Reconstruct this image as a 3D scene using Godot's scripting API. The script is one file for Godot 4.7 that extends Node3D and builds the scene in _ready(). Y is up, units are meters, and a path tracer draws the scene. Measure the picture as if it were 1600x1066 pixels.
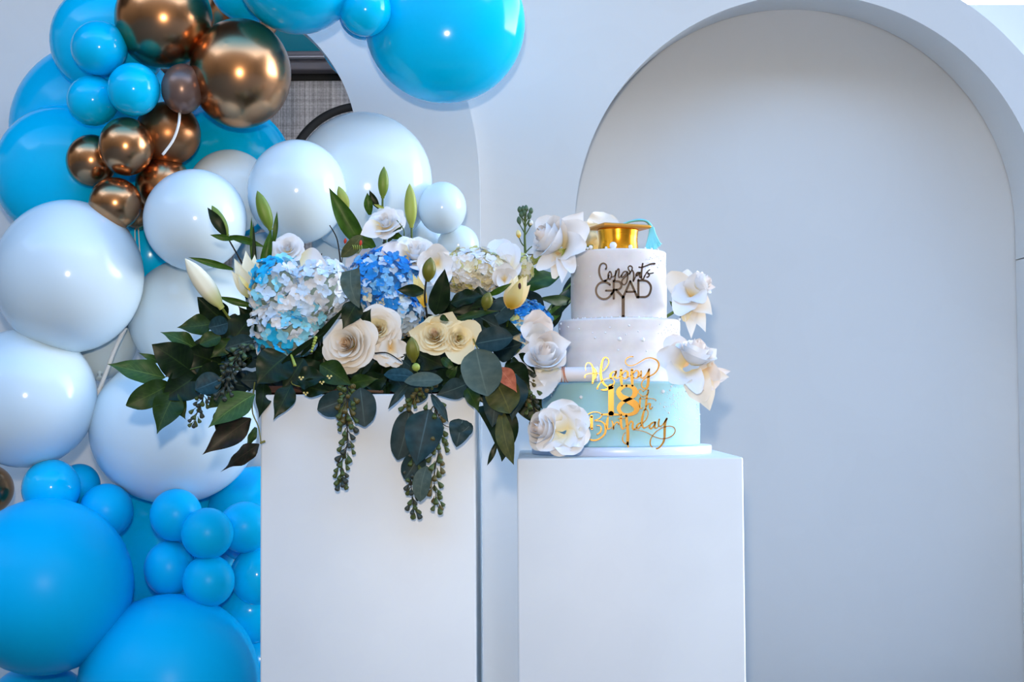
extends Node3D
# A birthday table scene: a balloon garland on two white backdrop boards, a flower arrangement and a tiered cake on two white plinths.

const F := 2222.0                      # focal length in pixels of the 1600 x 1066 frame
var cam_at := Vector3(0, 1.0, 0)
var cam_turn := Basis.from_euler(Vector3(deg_to_rad(2.5), 0, deg_to_rad(-0.35)))
var rng := RandomNumberGenerator.new()
var M := {}
var used_names := {}

# ---------------------------------------------------------------- places and names
func at(px: float, py: float, depth: float) -> Vector3:
	var d := cam_turn * Vector3((px - 800.0) / F, -(py - 533.0) / F, -1.0)
	return cam_at + d * (depth / -d.z)

func metres(px: float, depth: float) -> float:
	return px * depth / F

func numbered(called: String) -> String:
	var n: int = used_names.get(called, -1) + 1
	used_names[called] = n
	return called if n == 0 else "%s_%03d" % [called, n]

func tag(o: Node, label: String, category: String, group := "") -> Node:
	o.set_meta("label", label)
	o.set_meta("category", category)
	o.set_meta("kind", "thing")
	if group:
		o.set_meta("group", group)
	return o

func thing(called: String, label: String, category: String, where: Vector3, group := "") -> Node3D:
	var o := Node3D.new()
	o.name = numbered(called)
	add_child(o)
	o.position = where
	tag(o, label, category, group)
	return o

func part(called: String, mesh: Mesh, mat: Material, parent: Node, where := Transform3D()) -> MeshInstance3D:
	var o := MeshInstance3D.new()
	o.name = numbered(called) if parent == self else called
	o.mesh = mesh
	o.material_override = mat
	o.transform = where
	parent.add_child(o, true)
	return o

# ---------------------------------------------------------------- mesh helpers
func begin() -> SurfaceTool:
	var st := SurfaceTool.new()
	st.begin(Mesh.PRIMITIVE_TRIANGLES)
	st.set_smooth_group(0)
	return st

func finish(st: SurfaceTool) -> ArrayMesh:
	st.index()
	st.generate_normals()
	return st.commit()

func quad(st: SurfaceTool, a: Vector3, b: Vector3, c: Vector3, d: Vector3, ua := Vector2(), ub := Vector2(), uc := Vector2(), ud := Vector2()) -> void:
	for p in [[a, ua], [b, ub], [c, uc], [a, ua], [c, uc], [d, ud]]:
		st.set_uv(p[1])
		st.add_vertex(p[0])

# rows of points; front face is seen with rows going up and columns to the right
func grid(st: SurfaceTool, rows: Array, flip := false) -> void:
	var nr := rows.size() - 1
	for j in nr:
		var lo: PackedVector3Array = rows[j]
		var hi: PackedVector3Array = rows[j + 1]
		var nc := lo.size() - 1
		for i in nc:
			var u0 := float(i) / nc
			var u1 := float(i + 1) / nc
			var v0 := float(j) / nr
			var v1 := float(j + 1) / nr
			if flip:
				quad(st, lo[i + 1], hi[i + 1], hi[i], lo[i], Vector2(u1, v0), Vector2(u1, v1), Vector2(u0, v1), Vector2(u0, v0))
			else:
				quad(st, lo[i], hi[i], hi[i + 1], lo[i + 1], Vector2(u0, v0), Vector2(u0, v1), Vector2(u1, v1), Vector2(u1, v0))

func lathe(st: SurfaceTool, profile: Array, segs := 32, xf := Transform3D()) -> void:   # profile from the bottom up, Vector2(radius, height)
	var rows := []
	for p: Vector2 in profile:
		var row := PackedVector3Array()
		for i in segs + 1:
			var a := TAU * (i % segs) / segs
			row.append(xf * Vector3(p.x * sin(a), p.y, p.x * cos(a)))
		rows.append(row)
	grid(st, rows)

func frame_for(dir: Vector3) -> Basis:
	var y := dir.normalized()
	var x := y.cross(Vector3(0.13, 0.21, 0.97)).normalized()
	if x.length() < 0.5:
		x = Vector3.RIGHT
	return Basis(x, y, x.cross(y))

func tube(st: SurfaceTool, pts: Array, r0: float, r1: float, segs := 7) -> void:
	var rows := []
	var n := pts.size()
	for k in n:
		var p: Vector3 = pts[k]
		var dir: Vector3 = (pts[mini(k + 1, n - 1)] - pts[maxi(k - 1, 0)]).normalized()
		var x := dir.cross(Vector3(0.13, 0.21, 0.97)).normalized()
		var z := x.cross(dir)
		var r := lerpf(r0, r1, float(k) / (n - 1))
		var row := PackedVector3Array()
		for i in segs + 1:
			var a := TAU * (i % segs) / segs
			row.append(p + (x * sin(a) + z * cos(a)) * r)
		rows.append(row)
	grid(st, rows)
	var cap := PackedVector3Array()
	for i in segs + 1:
		cap.append(pts[n - 1])
	grid(st, [rows[n - 1], cap])

func spline(pts: Array, per := 6) -> Array:      # Catmull-Rom through Vector2 or Vector3 points
	var out := []
	var n := pts.size()
	for i in n - 1:
		var a = pts[maxi(i - 1, 0)]
		var b = pts[i]
		var c = pts[i + 1]
		var d = pts[mini(i + 2, n - 1)]
		for k in per:
			out.append(b.cubic_interpolate(c, a, d, float(k) / per))
	out.append(pts[n - 1])
	return out

func bevel_box(size: Vector3, b: float) -> ArrayMesh:   # base at y = 0, edges chamfered twice
	var st := SurfaceTool.new()
	st.begin(Mesh.PRIMITIVE_TRIANGLES)
	var rows := []
	for k in [[0.0, b], [b * 0.3, b * 0.3], [b, 0.0], [size.y - b, 0.0], [size.y - b * 0.3, b * 0.3], [size.y, b]]:
		var hx: float = size.x / 2 - k[1]
		var hz: float = size.z / 2 - k[1]
		var c: float = b
		var row := PackedVector3Array()
		for q in [[1, 1], [1, -1], [-1, -1], [-1, 1]]:
			var p0 := Vector3(q[0] * hx, k[0], q[1] * hz)
			var a := Vector3(0, 0, -q[1] * c) if q[0] * q[1] > 0 else Vector3(-q[0] * c, 0, 0)
			var d := Vector3(-q[0] * c, 0, 0) if q[0] * q[1] > 0 else Vector3(0, 0, -q[1] * c)
			row.append(p0 + d)
			row.append(p0 + (a + d) * 0.3)
			row.append(p0 + a)
		row.append(row[0])
		rows.append(row)
	grid(st, rows)
	for e in [0, rows.size() - 1]:
		var r: PackedVector3Array = rows[e]
		for i in range(1, r.size() - 2):
			if e == 0:
				for p in [r[0], r[i], r[i + 1]]: st.add_vertex(p)
			else:
				for p in [r[0], r[i + 1], r[i]]: st.add_vertex(p)
	st.generate_normals()
	return st.commit()

# ---------------------------------------------------------------- materials
func mat(called: String, c: Color, rough := 0.6, metal := 0.0, extra := {}) -> StandardMaterial3D:
	var m := StandardMaterial3D.new()
	m.resource_name = called
	m.albedo_color = c
	m.roughness = rough
	m.metallic = metal
	for k in extra:
		m.set(k, extra[k])
	M[called] = m
	return m

func noise_tex(freq: float, lo: Color, hi: Color, seed_: int, octaves := 4, size := 512) -> NoiseTexture2D:
	var n := FastNoiseLite.new()
	n.seed = seed_
	n.frequency = freq
	n.fractal_octaves = octaves
	var g := Gradient.new()
	g.set_color(0, lo)
	g.set_color(1, hi)
	var t := NoiseTexture2D.new()
	t.width = size
	t.height = size
	t.seamless = true
	t.noise = n
	t.color_ramp = g
	return t

func leaf_tex(mid: Color, blade_lo: Color, blade_hi: Color, veins: int, seed_: int) -> ImageTexture:    # the pigment of a leaf: paler midrib and side veins
	var w := 128
	var h := 256
	var im := Image.create(w, h, false, Image.FORMAT_RGB8)
	var n := FastNoiseLite.new()
	n.seed = seed_
	n.frequency = 0.02
	for y in h:
		for x in w:
			var u := (x + 0.5) / w * 2.0 - 1.0
			var v := (y + 0.5) / h
			var c := blade_lo.lerp(blade_hi, clampf(0.5 + 0.9 * n.get_noise_2d(x, y), 0, 1))
			var s := absf(u)
			var k := exp(-pow(s / 0.035, 2)) * (1.0 - 0.6 * v)
			if veins > 0:
				var ph: float = fposmod((v - s * 0.28) * veins, 1.0)
				k = maxf(k, 0.38 * exp(-pow((ph - 0.5) / 0.07, 2)) * (1.0 - s))
			im.set_pixel(x, y, c.lerp(mid, k))
	return ImageTexture.create_from_image(im)

func weave_tex(seed_: int) -> ImageTexture:       # thread tones of a coarse woven cloth
	var s := 256
	var im := Image.create(s, s, false, Image.FORMAT_RGB8)
	var r := RandomNumberGenerator.new()
	r.seed = seed_
	var warp := []
	var weft := []
	for i in s:
		warp.append(r.randf_range(-0.08, 0.08))
		weft.append(r.randf_range(-0.06, 0.06))
	for y in s:
		for x in s:
			var t: float = 0.58 + warp[x] + weft[y] + r.randf_range(-0.06, 0.06)
			im.set_pixel(x, y, Color(t * 1.02, t * 0.98, t * 0.97))
	return ImageTexture.create_from_image(im)

func petal_tex(base: Color, edge: Color, start: float) -> GradientTexture2D:
	var g := Gradient.new()
	g.set_color(0, base)
	g.set_color(1, edge)
	g.set_offset(0, start)
	g.set_offset(1, start + 0.4)
	var t := GradientTexture2D.new()
	t.gradient = g
	t.width = 8
	t.height = 128
	t.fill_from = Vector2(0, 0)
	t.fill_to = Vector2(0, 1)
	return t

func materials() -> void:
	var sheet := {"cull_mode": BaseMaterial3D.CULL_DISABLED}
	mat("painted board", Color(0.88, 0.89, 0.895), 0.55, 0.0, {"metallic_specular": 0.3, "albedo_texture": noise_tex(0.004, Color(0.97, 0.97, 0.97), Color(1, 1, 1), 3), "uv1_triplanar": true, "uv1_world_triplanar": true, "uv1_scale": Vector3(0.6, 0.6, 0.6)})
	mat("plinth paint", Color(0.90, 0.90, 0.89), 0.45, 0.0, {"metallic_specular": 0.35, "albedo_texture": noise_tex(0.006, Color(0.965, 0.965, 0.97), Color(1, 1, 1), 5), "uv1_triplanar": true, "uv1_world_triplanar": true, "uv1_scale": Vector3(1.3, 1.3, 1.3)})
	mat("blue latex", Color(0.0, 0.79, 1.0), 0.13, 0.0, {"metallic_specular": 0.36})
	mat("matte blue latex", Color(0.0, 0.74, 0.96), 0.34, 0.0, {"metallic_specular": 0.25})
	mat("deep blue latex", Color(0.0, 0.78, 1.0), 0.16, 0.0, {"metallic_specular": 0.3})
	mat("white latex", Color(0.885, 0.96, 1.0), 0.14, 0.0, {"metallic_specular": 0.42, "backlight_enabled": true, "backlight": Color(0.3, 0.33, 0.36)})
	mat("bronze chrome", Color(0.76, 0.56, 0.40), 0.25, 1.0)
	mat("satin bronze", Color(0.62, 0.43, 0.29), 0.34, 0.95)
	mat("dusty bronze", Color(0.50, 0.40, 0.36), 0.3, 0.45)
	mat("white ribbon", Color(0.93, 0.93, 0.92), 0.4, 0.0, sheet)
	mat("stucco", Color(0.72, 0.69, 0.66), 0.9, 0.0, {"albedo_texture": noise_tex(0.03, Color(0.9, 0.9, 0.9), Color(1, 1, 1), 9), "uv1_triplanar": true, "uv1_world_triplanar": true})
	mat("paving", Color(0.52, 0.49, 0.48), 0.85, 0.0, {"albedo_texture": noise_tex(0.02, Color(0.8, 0.79, 0.78), Color(1, 1, 1), 11), "uv1_triplanar": true, "uv1_world_triplanar": true, "uv1_scale": Vector3(0.7, 0.7, 0.7)})
	mat("dark frame", Color(0.44, 0.42, 0.44), 0.45, 0.3)
	mat("frame lip", Color(0.82, 0.80, 0.82), 0.4, 0.3)
	mat("painted dark", Color(0.04, 0.04, 0.04), 0.7)  # painted shade under the header, and the arc of dark reflection
	mat("reflected teal", Color(0.06, 0.52, 0.60), 0.25)  # the teal is a blue balloon's reflection put into the pane colour
	mat("woven shade", Color(1.0, 1.0, 1.0), 0.9, 0.0, {"albedo_texture": weave_tex(7), "uv1_triplanar": true, "uv1_world_triplanar": true, "uv1_scale": Vector3(1.6, 1.6, 1.6)})
	mat("timber eave", Color(0.40, 0.34, 0.29), 0.8)
	mat("added wall stone", Color(0.42, 0.38, 0.32), 0.9)
	# cake
	mat("white buttercream", Color(0.93, 0.91, 0.90), 0.5, 0.0, {"metallic_specular": 0.3, "albedo_texture": noise_tex(0.012, Color(0.93, 0.93, 0.945), Color(1, 1, 1), 15), "uv1_triplanar": true, "uv1_scale": Vector3(5, 5, 5), "subsurf_scatter_enabled": true, "subsurf_scatter_strength": 0.15})
	mat("aqua buttercream", Color(0.69, 0.88, 0.925), 0.5, 0.0, {"metallic_specular": 0.3, "albedo_texture": noise_tex(0.01, Color(0.94, 0.95, 0.95), Color(1, 1, 1), 16), "uv1_triplanar": true, "uv1_scale": Vector3(4, 4, 4), "subsurf_scatter_enabled": true, "subsurf_scatter_strength": 0.15})
	mat("pearl sugar", Color(0.93, 0.94, 0.97), 0.22, 0.0, {"clearcoat_enabled": true, "clearcoat": 0.6})
	mat("foil board", Color(0.84, 0.88, 0.97), 0.35, 0.1)
	mat("gold paint", Color(0.95, 0.66, 0.16), 0.3, 0.9, {"roughness_texture": noise_tex(0.03, Color(0.6, 0.6, 0.6), Color(1, 1, 1), 21), "uv1_triplanar": true, "uv1_scale": Vector3(3, 40, 3)})
	mat("gold fondant", Color(0.88, 0.60, 0.24), 0.42, 0.55)
	mat("aqua fondant", Color(0.52, 0.88, 0.93), 0.55)
	mat("bronze acrylic", Color(0.17, 0.09, 0.05), 0.3, 0.25)
	mat("gold mirror", Color(1.0, 0.78, 0.42), 0.16, 1.0)
	mat("diploma paper", Color(0.93, 0.92, 0.94), 0.5)
	mat("copper wire", Color(0.85, 0.55, 0.40), 0.4, 0.5)
	# flowers
	var petal := {"cull_mode": BaseMaterial3D.CULL_DISABLED, "backlight_enabled": true, "backlight": Color(0.60, 0.57, 0.53), "metallic_specular": 0.25}
	var tint := func(called: String, base: Color, edge: Color, start: float) -> void:
		mat(called, Color(1, 1, 1), 0.6, 0.0, petal)
		M[called].albedo_texture = petal_tex(base, edge, start)
	tint.call("white petal", Color(0.97, 0.90, 0.70), Color(0.955, 0.955, 0.965), 0.05)
	tint.call("ivory petal", Color(0.97, 0.84, 0.60), Color(0.965, 0.935, 0.885), 0.1)
	tint.call("cream petal", Color(0.97, 0.80, 0.45), Color(0.96, 0.91, 0.76), 0.15)
	tint.call("blush petal", Color(0.97, 0.82, 0.66), Color(0.955, 0.925, 0.91), 0.15)
	tint.call("inner petal", Color(0.95, 0.74, 0.48), Color(0.97, 0.88, 0.76), 0.1)
	tint.call("yellow petal", Color(0.93, 0.76, 0.25), Color(0.95, 0.90, 0.66), 0.1)
	tint.call("lily white", Color(0.80, 0.82, 0.45), Color(0.96, 0.945, 0.85), 0.0)
	var floret := {"cull_mode": BaseMaterial3D.CULL_DISABLED, "backlight_enabled": true, "backlight": Color(0.4, 0.42, 0.45), "metallic_specular": 0.25}
	for f in [["floret aqua", 0.16, 0.74, 0.93], ["floret pale aqua", 0.58, 0.87, 0.95], ["floret white", 0.93, 0.94, 0.95], ["floret blue", 0.17, 0.56, 0.88], ["floret sky", 0.50, 0.76, 0.94], ["floret heart", 0.60, 0.68, 0.62], ["floret deep", 0.28, 0.50, 0.72], ["floret cream", 0.93, 0.90, 0.78], ["floret lime", 0.85, 0.83, 0.52], ["floret ice", 0.80, 0.88, 0.95]]:
		mat(f[0], Color(f[1], f[2], f[3]), 0.6, 0.0, floret)
	# greens
	var green := {"cull_mode": BaseMaterial3D.CULL_DISABLED, "metallic_specular": 0.3}
	for g in [["dark leaf", Color(0.20, 0.28, 0.12), Color(0.055, 0.12, 0.065), Color(0.085, 0.16, 0.07), 9, 0.38], ["fresh leaf", Color(0.44, 0.55, 0.28), Color(0.19, 0.31, 0.16), Color(0.23, 0.36, 0.18), 9, 0.42],
			["mid leaf", Color(0.30, 0.38, 0.14), Color(0.13, 0.215, 0.075), Color(0.17, 0.26, 0.09), 9, 0.4], ["gum leaf", Color(0.33, 0.42, 0.40), Color(0.11, 0.195, 0.20), Color(0.155, 0.235, 0.24), 0, 0.5],
			["dusk leaf", Color(0.30, 0.42, 0.46), Color(0.09, 0.19, 0.21), Color(0.13, 0.25, 0.27), 0, 0.5], ["grey leaf", Color(0.40, 0.45, 0.40), Color(0.25, 0.31, 0.28), Color(0.31, 0.36, 0.32), 0, 0.55],
			["lily leaf", Color(0.30, 0.42, 0.12), Color(0.17, 0.29, 0.06), Color(0.24, 0.37, 0.09), 0, 0.38], ["deep lily leaf", Color(0.13, 0.2, 0.07), Color(0.06, 0.12, 0.04), Color(0.09, 0.16, 0.05), 0, 0.38],
			["olive leaf", Color(0.42, 0.42, 0.20), Color(0.22, 0.25, 0.13), Color(0.30, 0.31, 0.15), 0, 0.5], ["russet leaf", Color(0.80, 0.50, 0.38), Color(0.62, 0.32, 0.22), Color(0.74, 0.42, 0.30), 0, 0.55],
			["brown leaf", Color(0.24, 0.22, 0.14), Color(0.075, 0.11, 0.06), Color(0.16, 0.115, 0.09), 9, 0.4], ["yellow leaf", Color(0.68, 0.62, 0.25), Color(0.52, 0.46, 0.13), Color(0.62, 0.56, 0.22), 0, 0.5]]:
		mat(g[0], Color(1, 1, 1), g[5], 0.0, green)
		M[g[0]].albedo_texture = leaf_tex(g[1], g[2], g[3], g[4], hash(g[0]) % 1000)
	mat("bud green", Color(0.42, 0.52, 0.14), 0.45, 0.0, {"subsurf_scatter_enabled": true, "subsurf_scatter_strength": 0.1})
	mat("bud lime", Color(0.60, 0.65, 0.27), 0.45)
	mat("bud olive", Color(0.40, 0.40, 0.07), 0.45)
	mat("stem green", Color(0.28, 0.38, 0.12), 0.55)
	mat("stem dark", Color(0.09, 0.09, 0.07), 0.7)
	mat("stem brown", Color(0.36, 0.24, 0.13), 0.75)
	mat("stem olive", Color(0.48, 0.46, 0.18), 0.6)
	mat("seed green", Color(0.27, 0.33, 0.13), 0.5)
	mat("seed dusk", Color(0.20, 0.23, 0.19), 0.55)
	mat("seed brown", Color(0.36, 0.32, 0.14), 0.55)
	mat("stock bud", Color(0.28, 0.38, 0.26), 0.55)
	mat("orange anther", Color(0.80, 0.22, 0.08), 0.7)
	mat("brown spot", Color(0.25, 0.09, 0.04), 0.7)
	mat("floral foam", Color(0.07, 0.12, 0.06), 0.95)
	mat("tray timber", Color(0.36, 0.20, 0.10), 0.7, 0.0, {"albedo_texture": noise_tex(0.02, Color(0.6, 0.55, 0.5), Color(1, 1, 1), 31), "uv1_triplanar": true, "uv1_scale": Vector3(2, 30, 2)})

# ---------------------------------------------------------------- camera, sky and light
func camera_and_light() -> void:
	var cam := Camera3D.new()
	cam.name = "camera"
	cam.position = cam_at
	cam.basis = cam_turn
	cam.fov = rad_to_deg(2.0 * atan(533.0 / F))
	cam.near = 0.05
	cam.far = 200.0
	add_child(cam)
	cam.current = true
	var e := Environment.new()
	var sky := ProceduralSkyMaterial.new()
	sky.sky_top_color = Color(0.11, 0.27, 0.395)
	sky.sky_horizon_color = Color(1.0, 1.0, 1.0)
	sky.sky_curve = 0.2
	sky.sky_energy_multiplier = 4.9
	sky.ground_bottom_color = Color(0.45, 0.44, 0.43)
	sky.ground_horizon_color = Color(0.6, 0.6, 0.6)
	e.sky = Sky.new()
	e.sky.sky_material = sky
	e.background_mode = Environment.BG_SKY
	e.tonemap_mode = Environment.TONE_MAPPER_LINEAR
	e.tonemap_exposure = 0.54
	e.sdfgi_enabled = true
	e.ssao_enabled = true
	e.ssil_enabled = true
	var we := WorldEnvironment.new()
	we.name = "world"
	we.environment = e
	add_child(we)
	var flash := SpotLight3D.new()         # the photographer's flash, on top of the camera
	flash.name = "camera_flash"
	flash.position = cam_at + Vector3(-0.02, 0.17, 0.02)
	flash.basis = cam_turn * Basis.from_euler(Vector3(deg_to_rad(-1.0), deg_to_rad(-1.0), 0))
	flash.spot_angle = 38.0
	flash.spot_range = 30.0
	flash.spot_attenuation = 2.0
	flash.spot_angle_attenuation = 1.0
	flash.light_energy = 3.6
	flash.light_color = Color(1.0, 0.915, 0.80)
	flash.light_size = 0.03
	flash.shadow_enabled = true
	add_child(flash)

# ---------------------------------------------------------------- the place
func setting() -> void:
	var box := func(called: String, lo: Vector3, hi: Vector3, m: String, parent: Node = self) -> MeshInstance3D:
		var o := part(called, bevel_box(hi - lo, 0.004), M[m], parent, Transform3D(Basis(), Vector3((lo.x + hi.x) / 2, lo.y, (lo.z + hi.z) / 2)))
		if parent == self:
			o.set_meta("kind", "structure")
		return o
	box.call("ground", Vector3(-14, -0.2, -10), Vector3(14, 0, 14), "paving")
	# the house behind the boards: a wall with a window, and its eave over the party corner
	var z := -3.62
	var w0 := at(180, 420, 3.6)
	var w1 := at(720, -60, 3.6)
	box.call("wall_back", Vector3(-6, 0, z - 0.2), Vector3(0.72, w0.y, z), "stucco")
	box.call("wall_back_upper", Vector3(-6, w1.y, z - 0.2), Vector3(0.72, 3.3, z), "stucco")
	box.call("wall_back_left", Vector3(-6, w0.y, z - 0.2), Vector3(w0.x, w1.y, z), "stucco")
	box.call("wall_back_right", Vector3(w1.x, w0.y, z - 0.2), Vector3(0.72, w1.y, z), "stucco")
	box.call("roof_eave", Vector3(-6.2, 3.3, -4.0), Vector3(0.78, 3.42, -1.6), "timber eave")
	box.call("added_wall_garden", Vector3(-9, 0, 6.0), Vector3(9, 7.2, 6.2), "added wall stone")  # unseen wall behind the camera, raised to screen the bright low sky
	box.call("added_wall_left", Vector3(-8.2, 0, -9), Vector3(-8, 6.4, 6.2), "added wall stone")  # unseen side wall added to keep horizon light off the balloons
	box.call("added_wall_right", Vector3(8, 0, -0.5), Vector3(8.2, 6.4, 6.2), "added wall stone")  # also added, kept short so sky light enters from the right
	var win := Node3D.new()
	win.name = "window_1"
	win.set_meta("kind", "structure")
	win.set_meta("label", "house window with grey frame and woven shade behind the round opening")
	add_child(win)
	var y := func(py: float) -> float: return at(500, py, 3.6).y
	box.call("transom_pane", Vector3(w0.x, y.call(77), z - 0.05), Vector3(w1.x, w1.y, z - 0.03), "reflected teal", win)
	box.call("header", Vector3(w0.x, y.call(89.5), z - 0.06), Vector3(w1.x, y.call(79), z + 0.02), "dark frame", win)
	box.call("header_lip", Vector3(w0.x, y.call(92), z - 0.06), Vector3(w1.x, y.call(89.8), z + 0.035), "frame lip", win)
	box.call("header", Vector3(w0.x, y.call(109), z - 0.06), Vector3(w1.x, y.call(92.2), z + 0.02), "dark frame", win)
	box.call("painted_shadow", Vector3(w0.x, y.call(121.5), z - 0.06), Vector3(w1.x, y.call(109.2), z - 0.02), "painted dark", win)  # solid black strip painted in for the shade under the header
	box.call("woven_shade", Vector3(w0.x, w0.y, z - 0.06), Vector3(w1.x, y.call(121.6), z - 0.01), "woven shade", win)
	# a black arc added for the dark band reflected in the window glass
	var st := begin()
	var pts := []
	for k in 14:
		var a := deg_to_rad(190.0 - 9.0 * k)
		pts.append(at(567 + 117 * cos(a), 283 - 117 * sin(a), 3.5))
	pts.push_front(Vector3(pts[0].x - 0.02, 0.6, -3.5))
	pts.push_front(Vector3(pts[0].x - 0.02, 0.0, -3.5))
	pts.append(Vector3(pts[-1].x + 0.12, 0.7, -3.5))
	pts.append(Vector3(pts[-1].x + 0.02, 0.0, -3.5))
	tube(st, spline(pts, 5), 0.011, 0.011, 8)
	tag(part("reflection_arc", finish(st), M["painted dark"], self), "black arc added for a dark reflection in the window inside the round opening", "painted_reflection")

# ---------------------------------------------------------------- the two backdrop boards
func csg_outline(pts: PackedVector2Array, depth: float, mat_: Material) -> CSGPolygon3D:
	var c := CSGPolygon3D.new()
	c.polygon = pts
	c.depth = depth
	c.material = mat_
	return c

func backdrops() -> void:
	var paint: Material = M["painted board"]
	# left board with the round opening
	var d := 2.70
	var c := at(212, 300, d)
	var r := metres(541, d)
	var pts := PackedVector2Array()
	pts.append(Vector2(c.x - r, 0))
	pts.append(Vector2(c.x + r + 0.001, 0))
	for k in 65:
		var a := PI * k / 64.0
		pts.append(Vector2(c.x + r * cos(a), c.y + r * sin(a)))
	var board := csg_outline(pts, 0.05, paint)
	board.name = "round_opening_board"
	board.position = Vector3(0, 0, -d)      # CSG polygons run towards -z
	add_child(board)
	tag(board, "white arched backdrop board with a round opening behind the balloon garland", "backdrop")
	var hole := CSGCylinder3D.new()
	hole.name = "opening"
	hole.operation = CSGShape3D.OPERATION_SUBTRACTION
	hole.radius = metres(252, d)
	hole.height = 0.4
	hole.sides = 128
	hole.material = paint
	var hc := at(309, 236, d)
	hole.position = Vector3(hc.x, hc.y, 0)
	hole.rotation.x = PI / 2
	board.add_child(hole)
	# right board: a deep arched niche, made of an upper and a lower frame and a back panel
	var base := thing("arched_niche_board", "tall white backdrop with a deep arched niche behind the cake", "backdrop", Vector3(0, 0, -2.75))
	var zf := 2.75
	var cf := at(1266, 358, zf)
	var rf := metres(370, zf)
	var ro := metres(437, zf)
	var cb := at(1243, 360, 2.92)
	var left := at(690, 500, zf).x
	var seam := at(815, 398, zf).y
	for low in [false, true]:
		var p := PackedVector2Array()
		if low:
			p = PackedVector2Array([Vector2(left, 0), Vector2(cf.x + ro, 0), Vector2(cf.x + ro, seam - 0.0012), Vector2(left, seam - 0.0012)])
		else:
			p.append(Vector2(left, seam + 0.0012))
			p.append(Vector2(cf.x + ro, seam + 0.0012))
			for k in 41:
				var a := PI / 2 * k / 40.0
				p.append(Vector2(cf.x + ro * cos(a), cf.y + ro * sin(a)))
			p.append(Vector2(left, cf.y + ro))
		var fr := csg_outline(p, 0.17, paint)
		fr.name = "lower_frame" if low else "upper_frame"
		base.add_child(fr)
		var q := PackedVector2Array([Vector2(-rf, -3), Vector2(rf, -3)])
		for k in 97:
			var a := PI * k / 96.0
			q.append(Vector2(rf * cos(a), rf * sin(a)))
		var cut := csg_outline(q, 0.5, paint)
		cut.name = "arch_cut"
		cut.operation = CSGShape3D.OPERATION_SUBTRACTION
		var lean := atan2(cb.y - cf.y, 0.17)
		cut.position = Vector3(cf.x, cf.y - tan(lean) * 0.1, 0.1)
		cut.rotation.x = lean
		fr.add_child(cut)
	part("back_panel", bevel_box(Vector3(cf.x + ro - left - 0.02, cf.y + rf + 0.03, 0.03), 0.002), paint, base, Transform3D(Basis(), Vector3((cf.x + ro + left) / 2, 0, -0.187)))

func plinths() -> void:
	# tall narrow one under the flowers, shorter wide one under the cake
	var a := at(407, 617, 2.02)
	var b := at(742.5, 617, 2.02)
	var o := part("plinth", bevel_box(Vector3(b.x - a.x, a.y, 0.31), 0.003), M["plinth paint"], self, Transform3D(Basis(), Vector3((a.x + b.x) / 2, 0, -2.175)))
	tag(o, "taller narrow white plinth carrying the flower arrangement", "plinth")
	a = at(811, 717, 2.02)
	b = at(1164, 714, 2.02)
	o = part("plinth", bevel_box(Vector3(b.x - a.x, (a.y + b.y) / 2, 0.36), 0.003), M["plinth paint"], self, Transform3D(Basis(Vector3.UP, deg_to_rad(-0.9)), Vector3((a.x + b.x) / 2, 0, -2.20)))
	tag(o, "shorter wide white plinth carrying the tiered cake", "plinth")

# ---------------------------------------------------------------- balloons
func balloon_mesh(rx: float, ry: float, neck: Vector3, squash := 1.0) -> Array:
	var st := begin()
	var b := frame_for(-neck)
	var prof := []
	var n := 30
	for k in n + 1:
		var t := PI * (1.0 - float(k) / n)
		var s := maxf(0.0, -cos(t))
		var rr := sin(t)
		var yy := cos(t) * (1.0 + 0.10 * pow(s, 6))
		if k == 0: rr = 0.04
		if k == n: rr = 0.0005
		prof.append(Vector2(rr, yy))
	var sc := Basis.from_scale(Vector3(rx, ry, squash * (rx + ry) / 2))
	lathe(st, prof, 48, Transform3D(sc * b, Vector3()))
	return [finish(st), Transform3D(b, sc * (b * Vector3(0, -1.1, 0)))]

func knot_mesh(r: float) -> ArrayMesh:
	var st := begin()
	lathe(st, [Vector2(r * 0.1, -2.6 * r), Vector2(r * 1.05, -2.7 * r), Vector2(r * 1.2, -2.45 * r), Vector2(r * 0.95, -2.2 * r), Vector2(r * 0.45, -1.2 * r), Vector2(r * 0.5, -0.6 * r), Vector2(r * 0.85, -0.3 * r), Vector2(r * 0.8, 0.1 * r), Vector2(r * 0.5, 0.4 * r), Vector2(r * 0.1, 0.8 * r)], 14)
	return finish(st)

func balloon(row: Array) -> void:
	var d: float = row[5]
	var p := at(row[1], row[2], d)
	var neck: Vector3 = (row[7] if row.size() > 7 else Vector3(0.1, -0.35, -1)).normalized()
	var made := balloon_mesh(metres(row[3], d), metres(row[4], d), neck, 0.7 if row[3] > 55 and d >= 2.47 else 1.0)   # the hindmost are pressed flat against the board
	var m: Material = M[row[0]]
	var o := part("balloon", made[0], m, self, Transform3D(Basis(), p))
	var group := "bronze balloons of the garland" if "bronze" in row[0] else ("white balloons of the garland" if "white" in row[0] else "blue balloons of the garland")
	tag(o, row[6], "balloon", group)
	part("knot", knot_mesh(clampf(metres(row[3], d) * 0.08, 0.003, 0.008)), m, o, made[1])

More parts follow.
